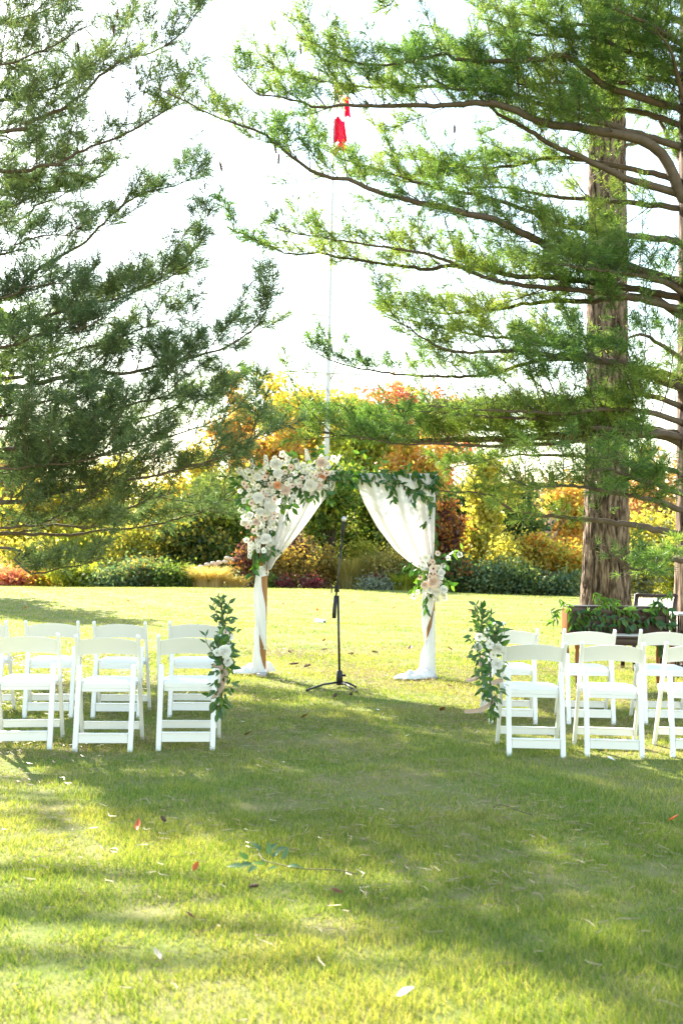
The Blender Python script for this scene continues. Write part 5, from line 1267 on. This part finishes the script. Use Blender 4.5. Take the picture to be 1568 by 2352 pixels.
# ------------------------------------------------------------------ wooden desk, sling chair and side table
def desk():
    d = 10.7; q = lambda px, py, k=0: P(px, py, d + k)
    xl, xr = q(1303, 1400).x, q(1538, 1400).x; zt = q(1420, 1393).z; zs = .555
    t = empty('desk', ((xl + xr) / 2, d, 0), 'dark mahogany desk with raised back dressed in leafy garland', 'desk')
    def piece(name, c, s, mat, off=.006):
        b = MB(); b.box(c, s); me = b.mesh(name, M[mat]); bevel(me, off); inst(name, me, t, Matrix.Identity(4))
    cx = (xl + xr) / 2; w = xr - xl
    piece('top_board', (cx, d + .16, zt - .012), (w - .03, .26, .024), 'mahogany')
    piece('front_panel', (cx, d + .05, (zt + zs) / 2 - .01), (w - .07, .02, zt - zs - .06), 'mahogany', .003)
    piece('fascia', (cx, d + .035, zt - .06), (w - .06, .018, .07), 'mahogany', .004)
    for s, x in ((-1, xl + .018), (1, xr - .018)):
        piece('side_panel', (x, d + .16, (zt - .026 + zs) / 2 + .002), (.036, .26, zt - zs - .034), 'red_wood' if s < 0 else 'mahogany')
    piece('desk_top', (cx, d + .02, zs), (w + .02, .58, .026), 'mahogany')
    piece('runner', (cx + .06, d - .16, zs + .0165), (.60, .20, .006), 'cream', .002)
    piece('apron', (cx, d - .22, zs - .05), (w - .08, .02, .07), 'mahogany')
    for x in (xl + .05, xr - .05):
        for y in (d - .22, d + .26):
            b = MB(); b.lathe([(.026, zs - .014), (.026, zs - .12), (.017, zs - .14), (.024, zs - .2), (.020, .1), (.013, .0)], (x, y, 0), 12); b.build('leg', M['red_wood'], t, smooth=True)
        piece('stretcher', (x, d + .02, .14), (.022, .46, .026), 'mahogany', .003)
    g = empty('garland', q(1420, 1410), 'light green leafy garland draped over the dark wooden desk', 'garland')
    random.seed(41)
    C = lambda x, y, k=.12: P(1258 + .1974 * x, 1323 + .1974 * y, d - k + .1)
    for pts, n, ks in (([(130, 270), (210, 330), (260, 420), (280, 560)], 16, ('slim', 'slim_light')), ([(30, 430), (90, 410), (110, 480), (60, 520)], 12, ('slim', 'slim_light')), ([(300, 560), (420, 470), (520, 400), (600, 330), (700, 330), (820, 380)], 30, ('smilax_light', 'smilax_light', 'slim_light')),
                       ([(520, 200), (580, 250), (650, 280), (720, 260), (780, 300)], 18, ('slim_light', 'smilax_light')), ([(330, 400), (450, 470), (560, 465), (680, 470), (780, 510), (900, 515), (1030, 570)], 22, ('smilax', 'smilax_light')),
                       ([(820, 400), (900, 390), (980, 410), (1010, 470)], 10, ('smilax_light',)), ([(1090, 400), (1180, 390), (1290, 360), (1380, 390)], 14, ('smilax_light', 'smilax')), ([(1290, 240), (1280, 300), (1240, 330)], 8, ('slim_light', 'smilax')),
                       ([(1080, 560), (1150, 500), (1230, 480), (1300, 540), (1390, 560), (1450, 500)], 26, ('smilax',)), ([(920, 560), (940, 640), (950, 690)], 8, ('smilax', 'slim')), ([(1400, 170), (1430, 200), (1380, 240)], 8, ('slim_light',)),
                       ([(1300, 780), (1310, 850), (1340, 920), (1350, 980)], 12, ('slim', 'smilax')), ([(270, 560), (400, 590), (560, 580), (700, 590)], 16, ('smilax',))):
        vine(g, [C(x, y) for x, y in pts], int(n * 1.35), .09, ks, hang=.6)
    # chair behind
    dc = 12.4; r = lambda px, py, k=0: P(px, py, dc + k)
    a, e = r(1452, 1420), r(1541, 1420); zc = r(1497, 1363).z
    c = empty('patio_chair', ((a.x + e.x) / 2, dc, 0), 'dark framed patio chair with pale sling back behind the desk', 'chair')
    for x in (a.x, e.x):
        b = MB(); b.bar((x, dc + .45, 0), (x, dc + .38, .43), .045, .03); b.build('leg', M['mahogany'], c)
        b = MB(); b.bar((x, dc - .10, 0), (x, dc - .02, .45), .045, .03); b.build('leg', M['mahogany'], c)
        b = MB(); b.bar((x, dc - .02, .45), (x, dc - .16, zc - .005), .045, .03); b.build('back_frame', M['mahogany'], c)
        b = MB(); b.bar((x, dc - .06, .64), (x, dc + .42, .64), .05, .03); b.build('armrest', M['mahogany'], c)
        b = MB(); b.bar((x, dc + .39, .43), (x, dc + .39, .63), .04, .03); b.build('arm_post', M['mahogany'], c)
    pts = [(a.x + (e.x - a.x) * u, dc - .155 - .02 * math.sin(math.pi * u), zc - .012 - .012 * math.sin(math.pi * u)) for u in np.linspace(0, 1, 9)]
    b = MB(); b.tube(pts, .02, 8); b.build('top_rail', M['mahogany'], c, smooth=True)
    V = np.zeros((10, 10, 3))
    for i in range(10):
        for j in range(10):
            u, v = j / 9, i / 9; V[i, j] = (a.x + .022 + (e.x - a.x - .044) * u, dc - .02 - .13 * v + .03 * math.sin(math.pi * v) + .02 * math.sin(math.pi * u), .46 + (zc - .05 - .46) * v)
    b = MB(); b.grid(V); b.build('sling_back', M['sling'], c, smooth=True)
    b = MB(); b.box(((a.x + e.x) / 2, dc + .2, .435), (e.x - a.x - .04, .46, .012)); b.build('sling_seat', M['sling'], c)
    # little table at the edge of the frame
    x0 = P(1541, 1410, 11.4).x; zt2 = P(1560, 1407, 11.4).z
    s = empty('side_table', (x0 + .3, 11.4, 0), 'slim grey topped side table with dark legs beside the desk', 'table')
    b = MB(); b.box((x0 + .3, 11.4, zt2 - .012), (.6, .46, .024)); me = b.mesh('table_top', M['table_grey']); bevel(me, .005); inst('table_top', me, s, Matrix.Identity(4))
    for lx in (x0 + .14, x0 + .56):
        for ly in (11.2, 11.6):
            b = MB(); b.bar((lx, ly, 0), (lx, ly, zt2 - .026), .022, .022, (0, 1, 0)); b.build('leg', M['black_metal'], s)
    for ly in (11.2, 11.6):
        b = MB(); b.bar((x0 + .152, ly, .16), (x0 + .548, ly, .16), .018, .018); b.build('stretcher', M['black_metal'], s)
desk()

# ------------------------------------------------------------------ small things on the grass
def marker(label, px, py, rot):
    g = G(px, py); z = float(gz(g.x, g.y))
    t = empty('ground_marker', (g.x, g.y, z), label, 'marker', 'white cylinders on the lawn')
    dv = Vector((math.cos(rot), math.sin(rot), 0)); a = Vector((g.x, g.y, z + .058))
    b = MB(); b.tube([a - dv * .13, a - dv * .12, a + dv * .12, a + dv * .13], [.045, .055, .055, .050], 16); b.build('body', M['white_resin'], t, smooth=False)
    b = MB(); b.tube([a + dv * .129, a + dv * .1335], .03, 14); b.build('dark_end', M['black_plastic'], t)
marker('small white cylinder with dark end lying on the lawn inside the arch', 735, 1428, -.7)
marker('small white cylinder on the lawn just above the right aisle posies', 1233, 1420 + 134, -.4) if False else marker('small white cylinder on the lawn above the farther right posy', 1146, 1436, -.4)

FL = leaf_mesh('fallen_leaf', M['leaf_orange'], .42, -.45, .3); FB = leaf_mesh('fallen_leaf', M['leaf_brown'], .6, -.4, .25); FP = leaf_mesh('fallen_leaf', M['leaf_pale'], .6, -.3, .25)
PT = leaf_mesh('petal', M['petal_fallen'], .8, -.3, .3)
def litter(name, mesh, label, cat, px, py, L, group=None, z=.034):
    g = G(px, py); p = Vector((g.x, g.y, float(gz(g.x, g.y)) + z)); a = rnd(0, 6.28)
    o = inst(name, mesh, None, frame(p, (math.cos(a), math.sin(a), rnd(-.1, .3)), (rnd(-.4, .4), rnd(-.4, .4), 1), L)); tag(o, label, cat, group); return o
random.seed(51)
litter('fallen_leaf', FL, 'curled orange leaf with pale tip in the foreground beside the dark cone', 'leaf', 314, 1927, .075)
litter('fallen_leaf', FL, 'flat bright orange leaf in the sunny left foreground', 'leaf', 443, 2022, .055)
litter('fallen_leaf', FL, 'small orange leaf in the grass near the photo\'s right edge', 'leaf', 1533, 1900, .06)
litter('fallen_leaf', FB, 'small dark red leaf in the middle of the foreground', 'leaf', 787, 2070, .06)
litter('fallen_leaf', FP, 'pale curled leaf in the shaded foreground at the photo\'s bottom edge', 'leaf', 908, 2312, .06)
litter('fallen_leaf', FB, 'brown crumpled leaf in the sunny left foreground', 'leaf', 447, 2130, .04)
litter('fallen_leaf', FP, 'pale dry leaf lying in the bright left foreground', 'leaf', 368, 2225, .05)
for px, py, L, w in ((940, 1498, .10, 'on the sunny grass just left of the small bouquet\'s post'), (1040, 1500, .1, 'on the sunny grass just right of the small bouquet\'s post'), (742, 1478, .09, 'on bright grass left of the microphone pole'),
                  (645, 1500, .09, 'on bright grass right of the flower corner\'s post'), (985, 1482, .09, 'behind the small bouquet\'s post'), (1290, 1600, .07, 'among the legs of the right chairs'), (1040, 1585, .08, 'left of the right aisle posies'), (690, 1660, .07, 'on the shaded aisle below the microphone stand\'s long leg'), (560, 1700, .07, 'on the aisle right of the left chairs'), (1010, 1640, .07, 'on the aisle left of the right chairs')):
    litter('fallen_leaf', FB, 'small brown leaf ' + w, 'leaf', px, py, L, 'small brown leaves')
for px, py, L, w in ((805, 1387, .16, 'just right of the microphone pole'), (655, 1390, .15, 'right of the flower corner\'s post'), (730, 1400, .15, 'left of the microphone pole'), (52, 1398, .15, 'near the photo\'s left edge'),
                  (1075, 1402, .15, 'right of the draped post'), (300, 1385, .15, 'behind the left chairs'), (1240, 1392, .15, 'left of the thick pine trunk'), (900, 1396, .15, 'under the wide drape')):
    litter('fallen_leaf', FL, 'orange leaf on the far lawn ' + w, 'leaf', px, py, L, 'orange leaves on the far lawn', .03)
litter('petal', PT, 'white petal near the feet of the nearer right row', 'petal', 1412, 1758, .07)
for px, py, w in ((758, 1700, 'straight below the microphone stand'), (930, 1700, 'in the aisle, right of centre'), (1090, 1690, 'beside the right aisle chair'), (870, 1640, 'below the microphone stand\'s right leg'), (560, 1670, 'beside the left aisle chair')):
    litter('petal', PT, 'tiny white petal ' + w, 'petal', px, py, .035, 'white petals on the aisle')
def ground_cone(label, px, py, L, group=None):
    g = G(px, py); a = rnd(0, 6.28)
    o = inst('pine_cone', cone_mesh(), None, frame((g.x, g.y, float(gz(g.x, g.y)) + .03), (math.sin(a), -math.cos(a), .05), (math.cos(a), math.sin(a), .12), L)); tag(o, label, 'pine cone', group)
ground_cone('dark pine cone beside the curled orange leaf', 375, 1897, .065)
ground_cone('dark pine cone below the fallen sprig in the foreground', 582, 2052, .05)
ground_cone('pine cone next to the arch\'s flower side foot', 675, 1528, .13)
ground_cone('round pine cone left of the microphone pole', 830, 1533, .12) if False else ground_cone('round pine cone on the straw between post and microphone pole', 706, 1532, .12)
for px, py, w in ((806, 1507, 'behind the microphone stand, close to its pole'), (770, 1603, 'in front of the microphone stand, left one'), (860, 1503, 'halfway between microphone pole and small bouquet\'s post'), (745, 1497, 'behind the microphone stand, left of its pole'), (806, 1600, 'in front of the microphone stand, right one'), (665, 1502, 'right of the flower corner\'s post')):
    ground_cone('small pine cone ' + w, px, py, .10, 'pine cones near the microphone stand')

def sprig():
    g = G(612, 1985); t = empty('leaf_sprig', (g.x, g.y, 0), 'dropped sprig of blue green leaves lying in the foreground grass', 'sprig')
    random.seed(61)
    pts = [G(x, y, .03) for x, y in ((822, 2008), (770, 1998), (690, 1995), (640, 1985), (605, 1975), (590, 1950))]
    path, L = smooth_path(pts, .03); b = MB(); b.tube(path, .0025, 5); b.build('stem', M['vine_stem'], t)
    for px, py, dx, dy, dz in ((660, 1990, .8, -.3, .3), (640, 1992, -.6, -.6, .3), (610, 1985, -1, .1, .2), (580, 1985, -1, -.3, .1), (625, 1970, .5, .5, .6), (610, 1960, .7, .4, .8), (600, 1955, -.7, .5, .7), (570, 1975, -.8, .6, .5), (590, 1990, -.4, -.9, .2), (650, 1975, .3, .2, .9), (630, 1955, .9, .2, .4), (560, 1990, -1, 0, .15), (620, 1965, -.2, .3, 1)):
        p = G(px, py, .032); put_leaf(t, p, Vector((dx, dy, dz)), rnd(.05, .075), random.choice(('eucalyptus', 'smilax_light', 'eucalyptus')), nrm=Vector((rnd(-.3, .3), -.4, 1)))
sprig()
def stick():
    b = MB(); p = [G(x, y, .035) for x, y in ((1133, 1855), (1142, 1848), (1165, 1852), (1190, 1862), (1222, 1872))]
    path, L = smooth_path(p, .03); b.tube(path, .0022, 6); o = b.build('twig', M['branch_bark']); tag(o, 'thin bent twig lying on the grass below the right chairs', 'twig')
stick()
